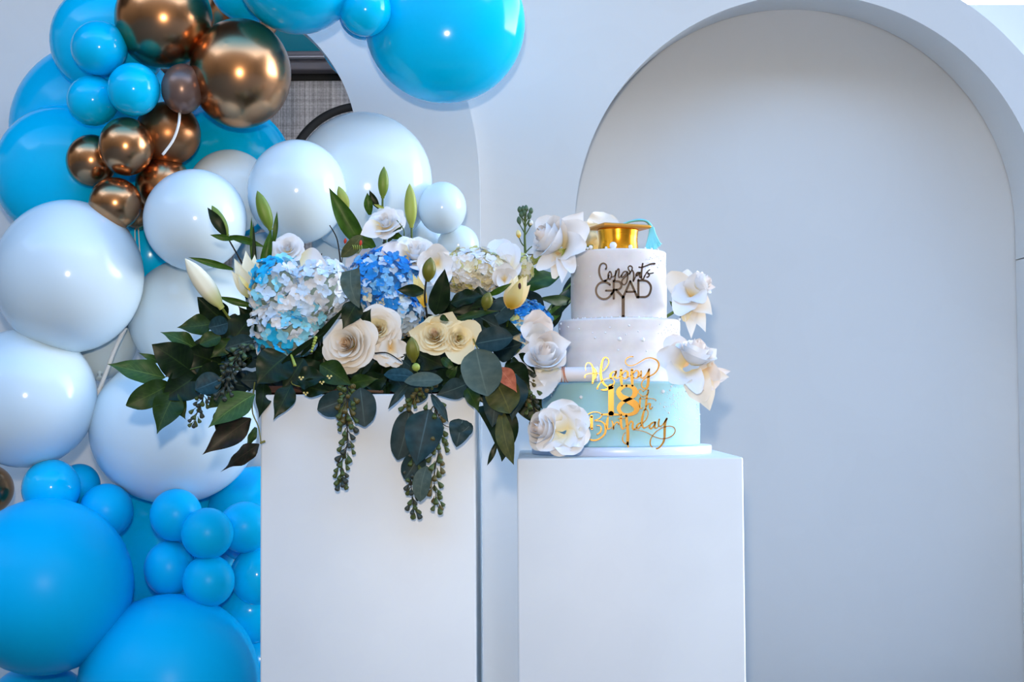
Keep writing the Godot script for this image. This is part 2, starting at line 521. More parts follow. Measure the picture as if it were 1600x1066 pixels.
func balloons() -> void:
	var blue := "blue latex"
	var flat := "matte blue latex"
	var deep := "deep blue latex"
	var white := "white latex"
	var chrome := "bronze chrome"
	for row in [
		# upper left cluster
		[blue, 209, 140, 41, 42, 2.34, "small blue balloon touching the dusty brown balloon, right one of three small blue ones"],
		[blue, 155, 75, 43.5, 43, 2.36, "small blue balloon topmost of the trio, in front of a big blue balloon"],
		[blue, 145, 157, 40, 40, 2.385, "small blue balloon lowest of the trio above the shiny bronze cluster"],
		[chrome, 197, 229, 42.5, 46, 2.36, "small shiny bronze balloon topmost of the cluster of four"],
		[chrome, 180, 318, 40.5, 41, 2.36, "small shiny bronze balloon lowest of the cluster of four"],
		["dusty bronze", 285.5, 139, 33, 39.5, 2.36, "small dull dusty brown balloon between two large bronze balloons"],
		[chrome, 376, 115, 79, 86, 2.40, "large shiny bronze balloon beside the round opening's window"],
		[chrome, 256, 30, 76, 77, 2.39, "large shiny bronze balloon cut off by the top of the picture"],
		[chrome, 143, 251, 39, 41, 2.40, "small shiny bronze balloon outermost on the left of the cluster of four"],
		[white, 305, 344, 80, 80, 2.36, "round white balloon overlapping the shiny bronze cluster"],
		[chrome, 255, 289, 43, 47, 2.43, "small shiny bronze balloon half hidden behind a round white balloon"],
		["satin bronze", 262, 209, 51, 50, 2.42, "satin bronze balloon with a white ribbon tail across it"],
		[chrome, 215, 326, 26, 34, 2.47, "bronze balloon of which a sliver shows below the cluster of four"],
		[white, 108, 432, 114, 120, 2.37, "largest white balloon, at the left edge of the garland under blue balloons"],
		[white, 464, 300, 77, 82, 2.42, "round white balloon behind the tall green lily buds"],
		[deep, 465, -45, 98, 98, 2.38, "large deep blue balloon at the top, over the window"],
		[blue, 571, 16, 41, 41, 2.385, "small blue balloon between the two large blue ones at the top"],
		[blue, 695, 36, 127, 127, 2.47, "very large blue balloon at the top, rightmost of the garland"],
		[deep, 570, 22, 41, 41, 2.50, "blue balloon showing as a dark crescent under a small blue balloon"],
		[blue, 390, -28, 65, 65, 2.50, "blue balloon peeping out above the large bronze balloon"],
		[chrome, 380, 22, 58, 58, 2.58, "bronze balloon showing as a dark strip between blue balloons at the top"],
		[blue, 170, 62, 92, 92, 2.475, "big blue balloon behind the trio of small blue balloons"],
		[blue, 97, 270, 107, 107, 2.51, "big glossy blue balloon left of the shiny bronze cluster"],
		[blue, 350, 268, 109, 109, 2.60, "big blue balloon below the large bronze balloon and the window"],
		[deep, 152, 200, 136, 136, 2.60, "largest blue balloon on the upper left, behind other blue balloons"],
		[white, 358, 300, 67, 67, 2.48, "white balloon tucked behind two round white balloons"],
		[white, 418, 418, 56, 56, 2.6, "white balloon low between the two round white ones, behind the lily stems"],
		[white, 691, 325, 38, 41, 2.52, "small white balloon right of the tall lily bud"],
		[white, 567, 285, 109, 111, 2.55, "very large white balloon behind the lily buds, below the window"],
		[white, 716, 384, 33, 33, 2.56, "small white balloon just above the cream hydrangea"],
		[white, 545, 380, 58, 58, 2.64, "white balloon behind the ruffled white bloom"],
		[white, 642, 385, 52, 52, 2.62, "white balloon low behind the rightmost tall lily bud"],
		[deep, 225, 395, 72, 82, 2.56, "blue balloon showing between three white balloons"],
		[white, 272, 670, 129, 117, 2.45, "very large white balloon under the spreading green leaves", Vector3(0.35, 0.5, -1)],
		[white, 300, 495, 100, 93, 2.47, "white balloon behind the unopened white lily"],
		[white, 385, 460, 43, 43, 2.52, "small white balloon behind the opening white lily"],
		[white, 40, 622, 108, 109, 2.38, "large white balloon at the left edge above the small blue ones"],
		[white, 152, 532, 62, 62, 2.5, "white balloon with a tied neck, deep between three large white balloons", Vector3(0.15, -0.6, 0.5)],
		# lower left cluster
		[flat, 70, 916, 134, 136, 2.3, "largest blue balloon at the lower left"],
		[flat, 324, 834, 40, 40, 2.325, "small blue balloon in the middle of the six beside the tall plinth"],
		[flat, 326, 908, 40, 40.5, 2.33, "small blue balloon lowest of the six beside the tall plinth"],
		[blue, 80, 763, 44.5, 45, 2.36, "small glossy blue balloon on top of the largest lower blue balloon"],
		[flat, 166, 798, 41, 42, 2.385, "small blue balloon resting on the right shoulder of the largest lower one"],
		[flat, 275, 805, 40, 41, 2.36, "small blue balloon topmost of the six, under the white balloon"],
		[flat, 265, 888, 39, 43, 2.37, "small blue balloon outermost left of the six beside the tall plinth"],
		[flat, 382, 824, 40, 40, 2.385, "small blue balloon partly behind the plinth, upper of two"],
		[blue, 402, 900, 42, 45, 2.40, "small glossy blue balloon half hidden by the tall plinth"],
		[flat, 265, 1066, 138, 135, 2.33, "large blue balloon at the foot of the picture beside the tall plinth"],
		[flat, 124, 758, 32, 33, 2.42, "small blue balloon behind the small glossy one on the left"],
		[deep, 390, 955, 55, 50, 2.44, "deep blue balloon in the gap beside the plinth, below the small ones"],
		[deep, 255, 850, 112, 112, 2.56, "big deep blue balloon behind the six small ones"],
		[deep, 400, 805, 76, 76, 2.52, "deep blue balloon low behind the very large white one"],
		[flat, 60, 1095, 75, 55, 2.4, "blue balloon at the bottom left corner under the largest one"],
		[deep, 400, 1040, 60, 60, 2.48, "deep blue balloon in the bottom gap beside the plinth"],
		[chrome, -22, 765, 42, 40, 2.5, "bronze balloon cut off by the left edge of the picture"],
		[blue, 577, 55, 79, 79, 2.85, "blue balloon showing as a sliver inside the round opening"],
	]:
		balloon(row)
	# ribbon tails, then two thin lines added for string reflections on a balloon
	var tail := func(label: String, pts: Array, d: float, w: float) -> void:
		var st := begin()
		var sp := []
		for p in pts: sp.append(at(p[0], p[1], d + (p[2] if p.size() > 2 else 0.0)))
		tube(st, spline(sp, 6), metres(w, d) / 2, metres(w, d) / 2, 8)
		tag(part("ribbon_or_reflection", finish(st), M["white ribbon"], self), label, "ribbon")
	tail.call("thin white ribbon curving across the satin bronze balloon", [[281, 172, 0.02], [279, 195], [270, 220], [254, 242]], 2.342, 4.5)
	tail.call("white ribbon stretched between the large white balloons at left", [[196, 512], [180, 545], [166, 582], [150, 622]], 2.43, 7.0)
	tail.call("thin pale line added for a string reflection on the blue balloon between white ones, left one", [[211, 345], [211, 370], [213, 410]], 2.475, 1.8)
	tail.call("thin pale line added for a string reflection on the blue balloon between white ones, right one", [[216, 345], [217, 370], [220, 415]], 2.475, 1.8)

# ---------------------------------------------------------------- cake
const CAKE_D := 2.20
var cake_x := 0.0

func tier_mesh(r: float, h: float, y0: float, edge: float, waves: Array) -> ArrayMesh:
	var prof := [Vector2(0.001, 0), Vector2(r - 0.002, 0), Vector2(r, 0.002)]
	var n := 40
	for k in range(1, n):
		var v := float(k) / n
		var rr := r
		for w in waves:                    # soft bands left by the smoothing comb: [height, depth, width]
			rr += w[1] * exp(-pow((v - w[0]) / w[2], 2))
		if v * h < h - edge:
			prof.append(Vector2(rr, v * h))
	for k in 7:
		var a := PI / 2 * k / 6.0
		prof.append(Vector2(r - edge + edge * cos(a), h - edge + edge * sin(a)))
	prof.append(Vector2(0.001, h))
	var st := begin()
	lathe(st, prof, 96, Transform3D(Basis(), Vector3(0, y0, 0)))
	return finish(st)

func stroke(st: SurfaceTool, pts: PackedVector2Array, widths: PackedFloat32Array, z: float, thick: float) -> void:
	# a cut-out band with square edges, running through points in metres
	var n := pts.size()
	var rows := []
	for k in n:
		var t := (pts[mini(k + 1, n - 1)] - pts[maxi(k - 1, 0)]).normalized()
		var s := Vector2(-t.y, t.x) * widths[k] * 0.5
		rows.append([pts[k] + s, pts[k] - s])
	var v := func(p: Vector2, back: bool) -> Vector3: return Vector3(p.x, p.y, z - (thick if back else 0.0))
	for k in n - 1:
		var a: Vector2 = rows[k][0]
		var b: Vector2 = rows[k + 1][0]
		var c: Vector2 = rows[k + 1][1]
		var d: Vector2 = rows[k][1]
		quad(st, v.call(a, false), v.call(b, false), v.call(c, false), v.call(d, false))
		quad(st, v.call(d, true), v.call(c, true), v.call(b, true), v.call(a, true))
		quad(st, v.call(a, true), v.call(b, true), v.call(b, false), v.call(a, false))
		quad(st, v.call(d, false), v.call(c, false), v.call(c, true), v.call(d, true))
	for e in [0, n - 1]:
		var a: Vector2 = rows[e][0]
		var d: Vector2 = rows[e][1]
		if e == 0:
			quad(st, v.call(a, false), v.call(d, false), v.call(d, true), v.call(a, true))
		else:
			quad(st, v.call(d, false), v.call(a, false), v.call(a, true), v.call(d, true))
		# a round end
		var c := (a + d) / 2
		var rad := a.distance_to(d) / 2
		for k in 8:
			var p0 := c + Vector2(cos(TAU * k / 8.0), sin(TAU * k / 8.0)) * rad
			var p1 := c + Vector2(cos(TAU * (k + 1) / 8.0), sin(TAU * (k + 1) / 8.0)) * rad
			for q in [c, p1, p0]:
				st.add_vertex(v.call(q, false))
			quad(st, v.call(p0, false), v.call(p1, false), v.call(p1, true), v.call(p0, true))

# strokes are traced as [closed?, base width, points]; x, y run in tenths of a pixel from (ox, oy); a third number scales the width
func lettering(strokes: Array, ox: float, oy: float, scale_: float, depth: float, origin: Vector3, thick: float, smooth := true, heavier := 1.0) -> ArrayMesh:
	var st := SurfaceTool.new()
	st.begin(Mesh.PRIMITIVE_TRIANGLES)
	st.set_smooth_group(-1)
	for s in strokes:
		var w: float = s[0]
		var raw := []
		for p in s[1]:
			raw.append(Vector3(p[0], p[1], w * (p[2] if p.size() > 2 else 1.0)))
		var sp: Array = spline(raw, 7) if smooth else raw
		var pts := PackedVector2Array()
		var ws := PackedFloat32Array()
		for p: Vector3 in sp:
			var q := at(ox + p.x / scale_, oy + p.y / scale_, depth) - origin
			if pts.size() and pts[-1].distance_to(Vector2(q.x, q.y)) < 0.00012:
				continue
			pts.append(Vector2(q.x, q.y))
			ws.append(metres(p.z * heavier / scale_, depth))
		stroke(st, pts, ws, 0.0, thick)
	st.generate_normals()
	return st.commit()

func pearl_mesh(r: float, segs := 10, rings := 6) -> SphereMesh:
	var m := SphereMesh.new()
	m.radius = r
	m.height = 2 * r
	m.radial_segments = segs
	m.rings = rings
	return m

func on_tier(px: float, py: float, r: float) -> Vector3:      # the point of a tier's side that lies behind a pixel
	var x := at(px, py, CAKE_D).x - cake_x
	x = clampf(x, -r * 0.999, r * 0.999)
	var z := sqrt(r * r - x * x)
	var p := at(px, py, CAKE_D - z)
	x = clampf(p.x - cake_x, -r * 0.999, r * 0.999)
	return Vector3(x, p.y, sqrt(r * r - x * x))

func cake() -> void:
	var top := at(811, 717, 2.02).y * 0.5 + at(1164, 714, 2.02).y * 0.5
	cake_x = at(968, 600, CAKE_D).x
	var bh := 0.013
	var st := begin()
	var br := 0.138
	lathe(st, [Vector2(0.001, 0), Vector2(br - 0.001, 0), Vector2(br, 0.001), Vector2(br, bh - 0.001), Vector2(br - 0.001, bh), Vector2(0.001, bh)], 96)
	var b := part("cake_board", finish(st), M["foil board"], self, Transform3D(Basis(), Vector3(cake_x + 0.002, top, -CAKE_D)))
	tag(b, "round pale foil cake board under the three-tier cake", "cake board")
	var y0 := top + bh
	var yb := at(968, 597, CAKE_D - 0.11).y
	var ym := at(968, 496, CAKE_D - 0.09).y
	var yt := at(966, 388, CAKE_D - 0.07).y
	var rb := metres(247, CAKE_D) / 2
	var rm := metres(190, CAKE_D) / 2
	var rt := metres(149, CAKE_D) / 2
	var c := thing("tiered_cake", "three-tier celebration cake, two white tiers over an aqua one", "cake", Vector3(cake_x, y0, -CAKE_D))
	var bot := part("bottom_tier", tier_mesh(rb, yb - y0, 0, 0.004, [[0.3, 0.0006, 0.2]]), M["aqua buttercream"], c)
	bot.set_meta("label", "pale aqua bottom tier")
	var mid := part("middle_tier", tier_mesh(rm, ym - yb, yb - y0, 0.004, [[0.2, 0.0006, 0.1], [0.47, -0.0005, 0.06], [0.62, 0.0005, 0.08], [0.8, -0.0005, 0.05]]), M["white buttercream"], c)
	mid.set_meta("label", "white middle tier with soft horizontal bands")
	var tt := part("top_tier", tier_mesh(rt, yt - ym, ym - y0, 0.003, [[0.35, 0.0006, 0.2], [0.8, -0.0006, 0.08]]), M["white buttercream"], c)
	tt.set_meta("label", "white top tier")
	# sugar pearls: single ones are parts of their tier, the fine sprinkles one body of stuff
	var dec := func(tier: Node3D, list: Array, r: float) -> void:
		for p in list:
			var q := on_tier(p[0], p[1], r)
			q.y -= y0
			part("pearl", pearl_mesh(metres(p[2], 2.1)), M["pearl sugar"], tier, Transform3D(Basis(), q))
	dec.call(tt, [[897, 443, 1.3], [893, 455, 1.0], [922, 432, 1.2], [915, 470, 0.9], [1032, 408, 1.6], [1027, 418, 1.4], [1036, 401, 1.2], [1020, 412, 1.0], [1034, 436, 1.0], [903, 415, 0.9], [950, 400, 0.8]], rt)
	dec.call(mid, [[968, 530, 3.4], [1004, 531, 3.4], [930, 528, 1.5], [946, 520, 1.4], [953, 512, 1.4], [978, 523, 1.2], [983, 509, 1.8], [997, 518, 1.2], [966, 547, 1.4], [1010, 549, 1.3], [926, 520, 1.2], [1048, 508, 1.8], [1056, 520, 1.6], [1052, 514, 1.2], [1060, 500, 2.4], [1062, 526, 1.6], [877, 506, 2.2], [875, 514, 1.6], [888, 511, 1.5], [905, 514, 1.4]], rm)
	dec.call(bot, [[862, 613, 3.2], [858, 608, 2.0], [866, 610, 1.9], [862, 619, 1.8], [852, 620, 2.4], [846, 628, 3.0], [845, 621, 2.8], [846, 635, 2.0], [850, 626, 1.4], [908, 621, 3.0], [1035, 612, 3.0], [1048, 604, 1.7], [1046, 610, 1.5], [1052, 600, 1.6], [1075, 618, 1.8], [1080, 610, 1.6], [1083, 622, 1.5], [1070, 612, 1.4], [850, 650, 1.2], [1060, 655, 1.3], [1074, 660, 1.3], [1088, 640, 2.0], [1091, 648, 1.8], [1088, 655, 1.6], [1092, 663, 1.5], [1087, 632, 1.6], [1044, 645, 1.6], [1037, 636, 1.4]], rb)
	var ledge := [[902, 384.5, 3.3, 0.045], [897, 387, 2.0, 0.05], [918, 386, 2.0, 0.055], [923, 384, 3.4, 0.06], [947, 386, 2.2, 0.06], [958, 380, 6.0, 0.062], [985, 383.5, 3.4, 0.062], [1008, 385.5, 2.0, 0.05], [1018, 385.5, 1.8, 0.045], [1028, 386.5, 1.8, 0.035]]
	for p in ledge:
		var q := at(p[0], p[1], CAKE_D - p[3]) - c.position
		q.y = yt - y0 + metres(p[2], 2.1) * 0.9
		part("pearl", pearl_mesh(metres(p[2], 2.1)), M["pearl sugar"], tt, Transform3D(Basis(), q))
	for k in 22:                            # a row where the top tier meets the ledge of the middle one
		var a := -1.25 + 2.5 * k / 21.0 + rng.randf_range(-0.04, 0.04)
		var pr := rng.randf_range(0.0008, 0.0017)
		part("pearl", pearl_mesh(pr), M["pearl sugar"], mid, Transform3D(Basis(), Vector3((rt + 0.004) * sin(a), ym - y0 + pr * 0.8, (rt + 0.004) * cos(a))))
	for set_ in [[bot, 150, 1058, 630, 26, 34, rb], [bot, 40, 1080, 612, 14, 16, rb], [bot, 40, 1087, 665, 5, 30, rb], [tt, 60, 1020, 410, 16, 14, rt], [mid, 50, 1045, 520, 16, 12, rm]]:
		var sp := begin()
		for k in set_[1]:
			var q := on_tier(set_[2] + rng.randfn() * set_[4] * 0.5, set_[3] + rng.randfn() * set_[5] * 0.5, set_[6])
			var pm := pearl_mesh(rng.randf_range(0.00045, 0.0009), 6, 4)
			sp.append_from(pm, 0, Transform3D(Basis(), q - Vector3(0, y0, 0)))
		var o := part("sprinkles", sp.commit(), M["pearl sugar"], set_[0])
		o.set_meta("kind", "stuff")
	# rolled diploma on the ledge of the aqua tier
	var d0 := at(862, 585, 2.10)
	var d1 := at(934, 586, 2.085)
	d0.y = yb + 0.0115
	d1.y = yb + 0.0115
	var dip := thing("rolled_diploma", "small rolled white paper diploma tied with copper wire on the cake ledge", "diploma", d0)
	var ax := (d1 - d0)
	var prof := []
	for k in 12:
		prof.append(Vector2(0.0108 + (0.0004 if k % 11 == 0 else 0.0), ax.length() * k / 11.0))
	st = begin()
	lathe(st, [Vector2(0.004, 0.001)] + prof + [Vector2(0.004, ax.length() - 0.001)], 28, Transform3D(frame_for(ax), Vector3()))
	part("roll", finish(st), M["diploma paper"], dip)
	for k in 3:
		st = begin()
		var ring := []
		for i in 21:
			var a := TAU * i / 20.0
			ring.append(frame_for(ax) * Vector3(0.0113 * cos(a), ax.length() * (0.22 + 0.05 * k) + 0.002 * sin(a + k), 0.0113 * sin(a)))
		tube(st, ring, 0.0007, 0.0007, 5)
		part("wire_tie", finish(st), M["copper wire"], dip)
	graduation_cap(Vector3(at(966, 386, CAKE_D - 0.01).x, yt, -CAKE_D + 0.012))
	toppers(yb, ym, rb)

func graduation_cap(where: Vector3) -> void:
	var cap := thing("graduation_cap", "edible gold graduation cap with an aqua tassel on top of the cake", "cake decoration", where)
	var st := begin()
	var s := metres(1, 2.19)
	lathe(st, [Vector2(0.001, 0), Vector2(32.5 * s, 0), Vector2(32.5 * s, 1 * s), Vector2(31.6 * s, 5 * s), Vector2(30.6 * s, 12 * s), Vector2(30.4 * s, 19 * s), Vector2(31.0 * s, 26 * s), Vector2(32.0 * s, 33 * s), Vector2(32.2 * s, 36.5 * s), Vector2(0.001, 36.5 * s)], 64)
	part("crown", finish(st), M["gold paint"], cap).set_meta("label", "brushed gold crown with a narrow waist")
	var bb := Basis.from_euler(Vector3(deg_to_rad(1.5), deg_to_rad(15), deg_to_rad(-1.6)))
	var top := Transform3D(bb, Vector3(2.0 * s, 36 * s, 0))
	part("mortarboard", bevel_box(Vector3(78 * s, 5.5 * s, 78 * s), 0.002), M["gold fondant"], cap, top).set_meta("label", "flat square gold board")
	st = begin()
	lathe(st, [Vector2(0.0001, 0), Vector2(4.5 * s, 0), Vector2(4.5 * s, 1.5 * s), Vector2(3 * s, 3 * s), Vector2(0.0001, 3.4 * s)], 16)
	part("button", finish(st), M["aqua fondant"], cap, Transform3D(bb, Vector3(2 * s, 41.2 * s, 0)))
	var tas := Node3D.new()
	tas.name = "tassel"
	tas.set_meta("label", "aqua fondant tassel hanging over the right edge")
	cap.add_child(tas)
	for k in 5:                            # flat cords over the board
		st = begin()
		var o := (k - 2) * 1.6
		tube(st, spline([Vector3(6 * s, 43 * s, (4 + o) * s), Vector3(18 * s, 47 * s, (9 + o) * s), Vector3(32 * s, (49.5 - absf(o) * 0.3) * s, (13 + o) * s), Vector3(44 * s, 46 * s, (16 + o) * s), Vector3(51 * s, (36 + o * 0.4) * s, (18 + o) * s)], 5), 1.5 * s, 1.6 * s, 6)
		part("cord", finish(st), M["aqua fondant"], tas)
	for k in 14:
		st = begin()
		var f := k / 13.0
		var end := Vector3(lerpf(40, 66, f) * s, rng.randf_range(0.5, 2.5) * s + maxf(0, f - 0.6) * 22 * s, (lerpf(22, 16, f) + rng.randf_range(-3, 3)) * s)
		tube(st, spline([Vector3(lerpf(48.5, 53, f) * s, 37 * s, 18 * s), Vector3(lerpf(46.5, 56.5, f) * s, 25 * s, 19 * s), Vector3(lerpf(43, 63, f) * s, 12 * s, 19.5 * s), end], 4), 1.5 * s, 1.0 * s, 6)
		part("strand", finish(st), M["aqua fondant"], tas)

func toppers(yb: float, _ym: float, _rb: float) -> void:
	# dark acrylic topper on the top tier
	var d := 2.119
	var o := at(974, 493, d)
	var t := thing("cake_topper", "dark bronze Congrats GRAD cake topper on the top tier", "cake topper", o)
	var script_ := [
		[19, [[390, 215, 1.3], [402, 185], [390, 142], [350, 122], [305, 145, 1.2], [281, 210, 1.3], [283, 290, 1.3], [305, 360, 1.2], [338, 408], [372, 418], [408, 395], [430, 360], [442, 320]]],
		[18, [[455, 262], [432, 300], [430, 350, 1.1], [450, 388, 1.1], [474, 368], [486, 315], [470, 266], [452, 262]]],
		[15, [[480, 352], [515, 344], [545, 325]]],
		[18, [[558, 248], [548, 330, 1.2], [538, 405, 1.2]]],
		[17, [[545, 330], [572, 255], [600, 215, 1.1], [612, 250, 1.2], [602, 320, 1.1], [608, 355], [632, 350], [655, 318], [680, 275], [715, 258], [745, 270]]],
		[17, [[655, 318], [650, 350], [672, 352], [712, 318], [750, 268]]],
		[18, [[752, 268], [755, 340, 1.1], [742, 425, 1.1], [712, 473], [680, 476], [657, 442], [668, 395], [712, 352], [762, 308], [800, 268]]],
		[17, [[800, 268], [772, 228], [765, 188], [798, 165, 1.1], [830, 190], [824, 232], [800, 275], [786, 302]]],
		[18, [[826, 232], [850, 272, 1.1], [856, 330, 1.2], [850, 415, 1.2]]],
		[15, [[850, 415], [872, 375], [900, 322], [932, 285]]],
		[17, [[948, 275], [915, 277], [892, 312], [905, 332], [938, 308], [962, 270], [954, 330, 1.2], [966, 362], [986, 345]]],
		[18, [[1005, 128, 1.2], [994, 200, 1.2], [985, 290, 1.2], [986, 372], [1000, 392], [1018, 378], [1040, 330]]],
		[18, [[944, 186, 1.1], [992, 190], [1060, 165], [1140, 135, 1.1], [1205, 128, 1.3]]],
		[15, [[1036, 340], [1075, 272], [1120, 230]]],
		[16, [[1072, 272], [1102, 292], [1114, 322, 1.2], [1092, 352, 1.2], [1074, 350]]],
		[15, [[1090, 302], [1130, 294], [1182, 282]]]]
	part("script_lettering", lettering(script_, 910, 400, 10.66, d, o, 0.003, true, 1.3), M["bronze acrylic"], t).set_meta("label", "the word Congrats in handwriting")
	var caps := [[30, []], [31, [[522, 410], [522, 560], [522, 712]]], [30, [[522, 424], [585, 422], [630, 440], [652, 490], [630, 540], [580, 562], [522, 562]]], [32, [[560, 560], [620, 625], [680, 692]]],
		[32, [[672, 700], [735, 560], [798, 420]]], [32, [[798, 420], [858, 555], [915, 690]]], [30, [[735, 597], [805, 597], [875, 595]]],
		[32, [[932, 400], [932, 550], [932, 692]]], [31, [[932, 412], [1010, 408], [1085, 428], [1135, 490], [1140, 560], [1112, 640], [1062, 680], [1000, 685], [932, 685]]],
		[34, [[372, 415], [390, 412]]]]
	for k in 25:
		var a := deg_to_rad(lerpf(42, 335, k / 24.0))
		caps[0][1].append([360 + 133 * cos(a), 576 - 143 * sin(a)])
	caps[0][1].append([495, 615])
	caps.append([29, [[392, 577], [455, 577], [525, 577]]])
	caps.append([30, [[482, 640], [505, 610], [520, 577]]])
	part("capital_lettering", lettering(caps, 910, 400, 10.66, d, o, 0.003, true, 1.12), M["bronze acrylic"], t).set_meta("label", "the word GRAD in plain capitals")
	part("stick", lettering([[50, [[680, 680], [680, 800], [680, 1010]]]], 910, 400, 10.66, d, o, 0.003, false), M["bronze acrylic"], t)
	# gold mirror topper in front of the aqua tier
	d = 2.068
	o = at(984, 694, d)
	t = thing("cake_topper", "mirror gold Happy 18th Birthday cake topper on the aqua tier", "cake topper", o)
	var happy := [
		[9, [[102, 330], [94, 275], [112, 225], [148, 212], [190, 248, 2], [213, 320, 2.8], [216, 420, 3.0], [203, 520, 2.2]]],
		[8, [[85, 435, 2], [92, 402, 1.5], [130, 382], [200, 375], [260, 376], [312, 373]]],
		[9, [[225, 290], [250, 335, 2], [252, 410, 2], [232, 458]]],
		[13, [[360, 335], [410, 290], [444, 222], [440, 160], [403, 130], [365, 155, 1.6], [338, 250, 2.2], [326, 370, 2.4], [340, 470, 2.4], [380, 540, 2], [440, 576, 1.4], [498, 560, 1.4], [532, 508, 1.4], [520, 470], [478, 450, 0.8], [420, 452, 0.8], [355, 480, 0.8], [312, 528], [285, 570, 1.3], [276, 605, 1.6]]],
		[16, [[542, 345], [500, 360, 1.2], [474, 402, 2], [482, 442, 2], [512, 438], [545, 390], [562, 345]]],
		[22, [[560, 340], [548, 400, 1.3], [555, 440], [580, 448, 0.6], [615, 420, 0.6]]],
		[34, [[636, 322], [634, 440, 1.15], [647, 562, 0.7]]],
		[15, [[648, 400], [680, 350], [710, 336], [735, 362, 1.8], [730, 420, 1.8], [700, 454], [665, 440]]],
		[10, [[728, 430], [760, 420], [785, 400]]],
		[34, [[800, 318], [800, 440, 1.15], [806, 560, 0.8]]],
		[15, [[815, 385], [850, 336], [885, 336], [902, 372, 1.8], [892, 420, 1.8], [860, 450], [825, 440]]],
		[10, [[885, 430], [915, 418], [940, 395]]],
		[18, [[938, 338], [937, 385, 1.3], [935, 430], [962, 448], [1000, 418], [1040, 350], [1062, 312, 1.2]]],
		[24, [[1058, 316], [1050, 420, 1.4], [1040, 540, 1.4], [1012, 600], [970, 594, 0.7], [946, 560, 0.6], [955, 500, 0.6], [1000, 452, 0.6], [1060, 420, 0.7], [1140, 375, 0.7], [1190, 310, 0.7], [1206, 235, 0.9], [1172, 175, 0.8], [1092, 140, 0.6], [1010, 150, 0.5], [930, 195, 0.45], [850, 240, 0.45], [772, 258, 0.5], [717, 235, 0.5], [701, 185, 0.5], [730, 140, 0.5], [780, 120, 0.5], [815, 122, 0.6]]]]
	part("script_lettering", lettering(happy, 905, 545, 9.69, d, o, 0.003, true, 1.2), M["gold mirror"], t).set_meta("label", "the word Happy in swirling script")
	var num := [
		[85, [[483, 575], [483, 700], [483, 850], [483, 985]]],
		[30, [[335, 622, 0.6], [400, 622], [450, 600, 1.6], [470, 590, 1.6]]],
		[34, [[345, 998, 0.7], [440, 996], [530, 996], [610, 1000, 0.7]]],
		[40, [[715, 562, 0.9], [640, 590, 1.5], [596, 650, 1.8], [640, 730, 2.2], [740, 778, 2.5], [840, 840, 2.7], [872, 900, 2.3], [840, 968, 1.6], [740, 1000, 1.1], [645, 980, 1.2], [600, 915, 1.5], [622, 850, 1.6], [690, 795, 1.2], [790, 745, 1.2], [838, 695, 1.9], [846, 640, 2.0], [805, 582, 1.5], [715, 562, 0.9]]]]
	part("number", lettering(num, 905, 545, 9.69, d, o, 0.003), M["gold mirror"], t).set_meta("label", "the number 18 in bold serif figures")
	var th := [
		[10, [[970, 652], [948, 620], [915, 615], [895, 645, 1.2], [907, 682], [948, 714], [965, 727]]],
		[10, [[970, 652], [1000, 620], [1035, 620], [1050, 648, 1.2], [1036, 690], [1000, 712], [965, 727]]],
		[18, [[930, 735], [920, 800, 1.3], [920, 880], [942, 910, 0.7], [966, 888, 0.5]]],
		[9, [[905, 758], [1000, 754], [1100, 754], [1150, 770], [1162, 792]]],
		[22, [[1048, 622, 0.6], [1030, 700], [1016, 800, 1.2], [1005, 916]]],
		[16, [[1010, 880, 0.6], [1050, 832], [1076, 842, 1.4], [1068, 890, 1.2], [1086, 914], [1112, 880, 0.6]]]]
	part("ordinal_lettering", lettering(th, 905, 545, 9.69, d, o, 0.003, true, 1.2), M["gold mirror"], t).set_meta("label", "small script th under an open heart")
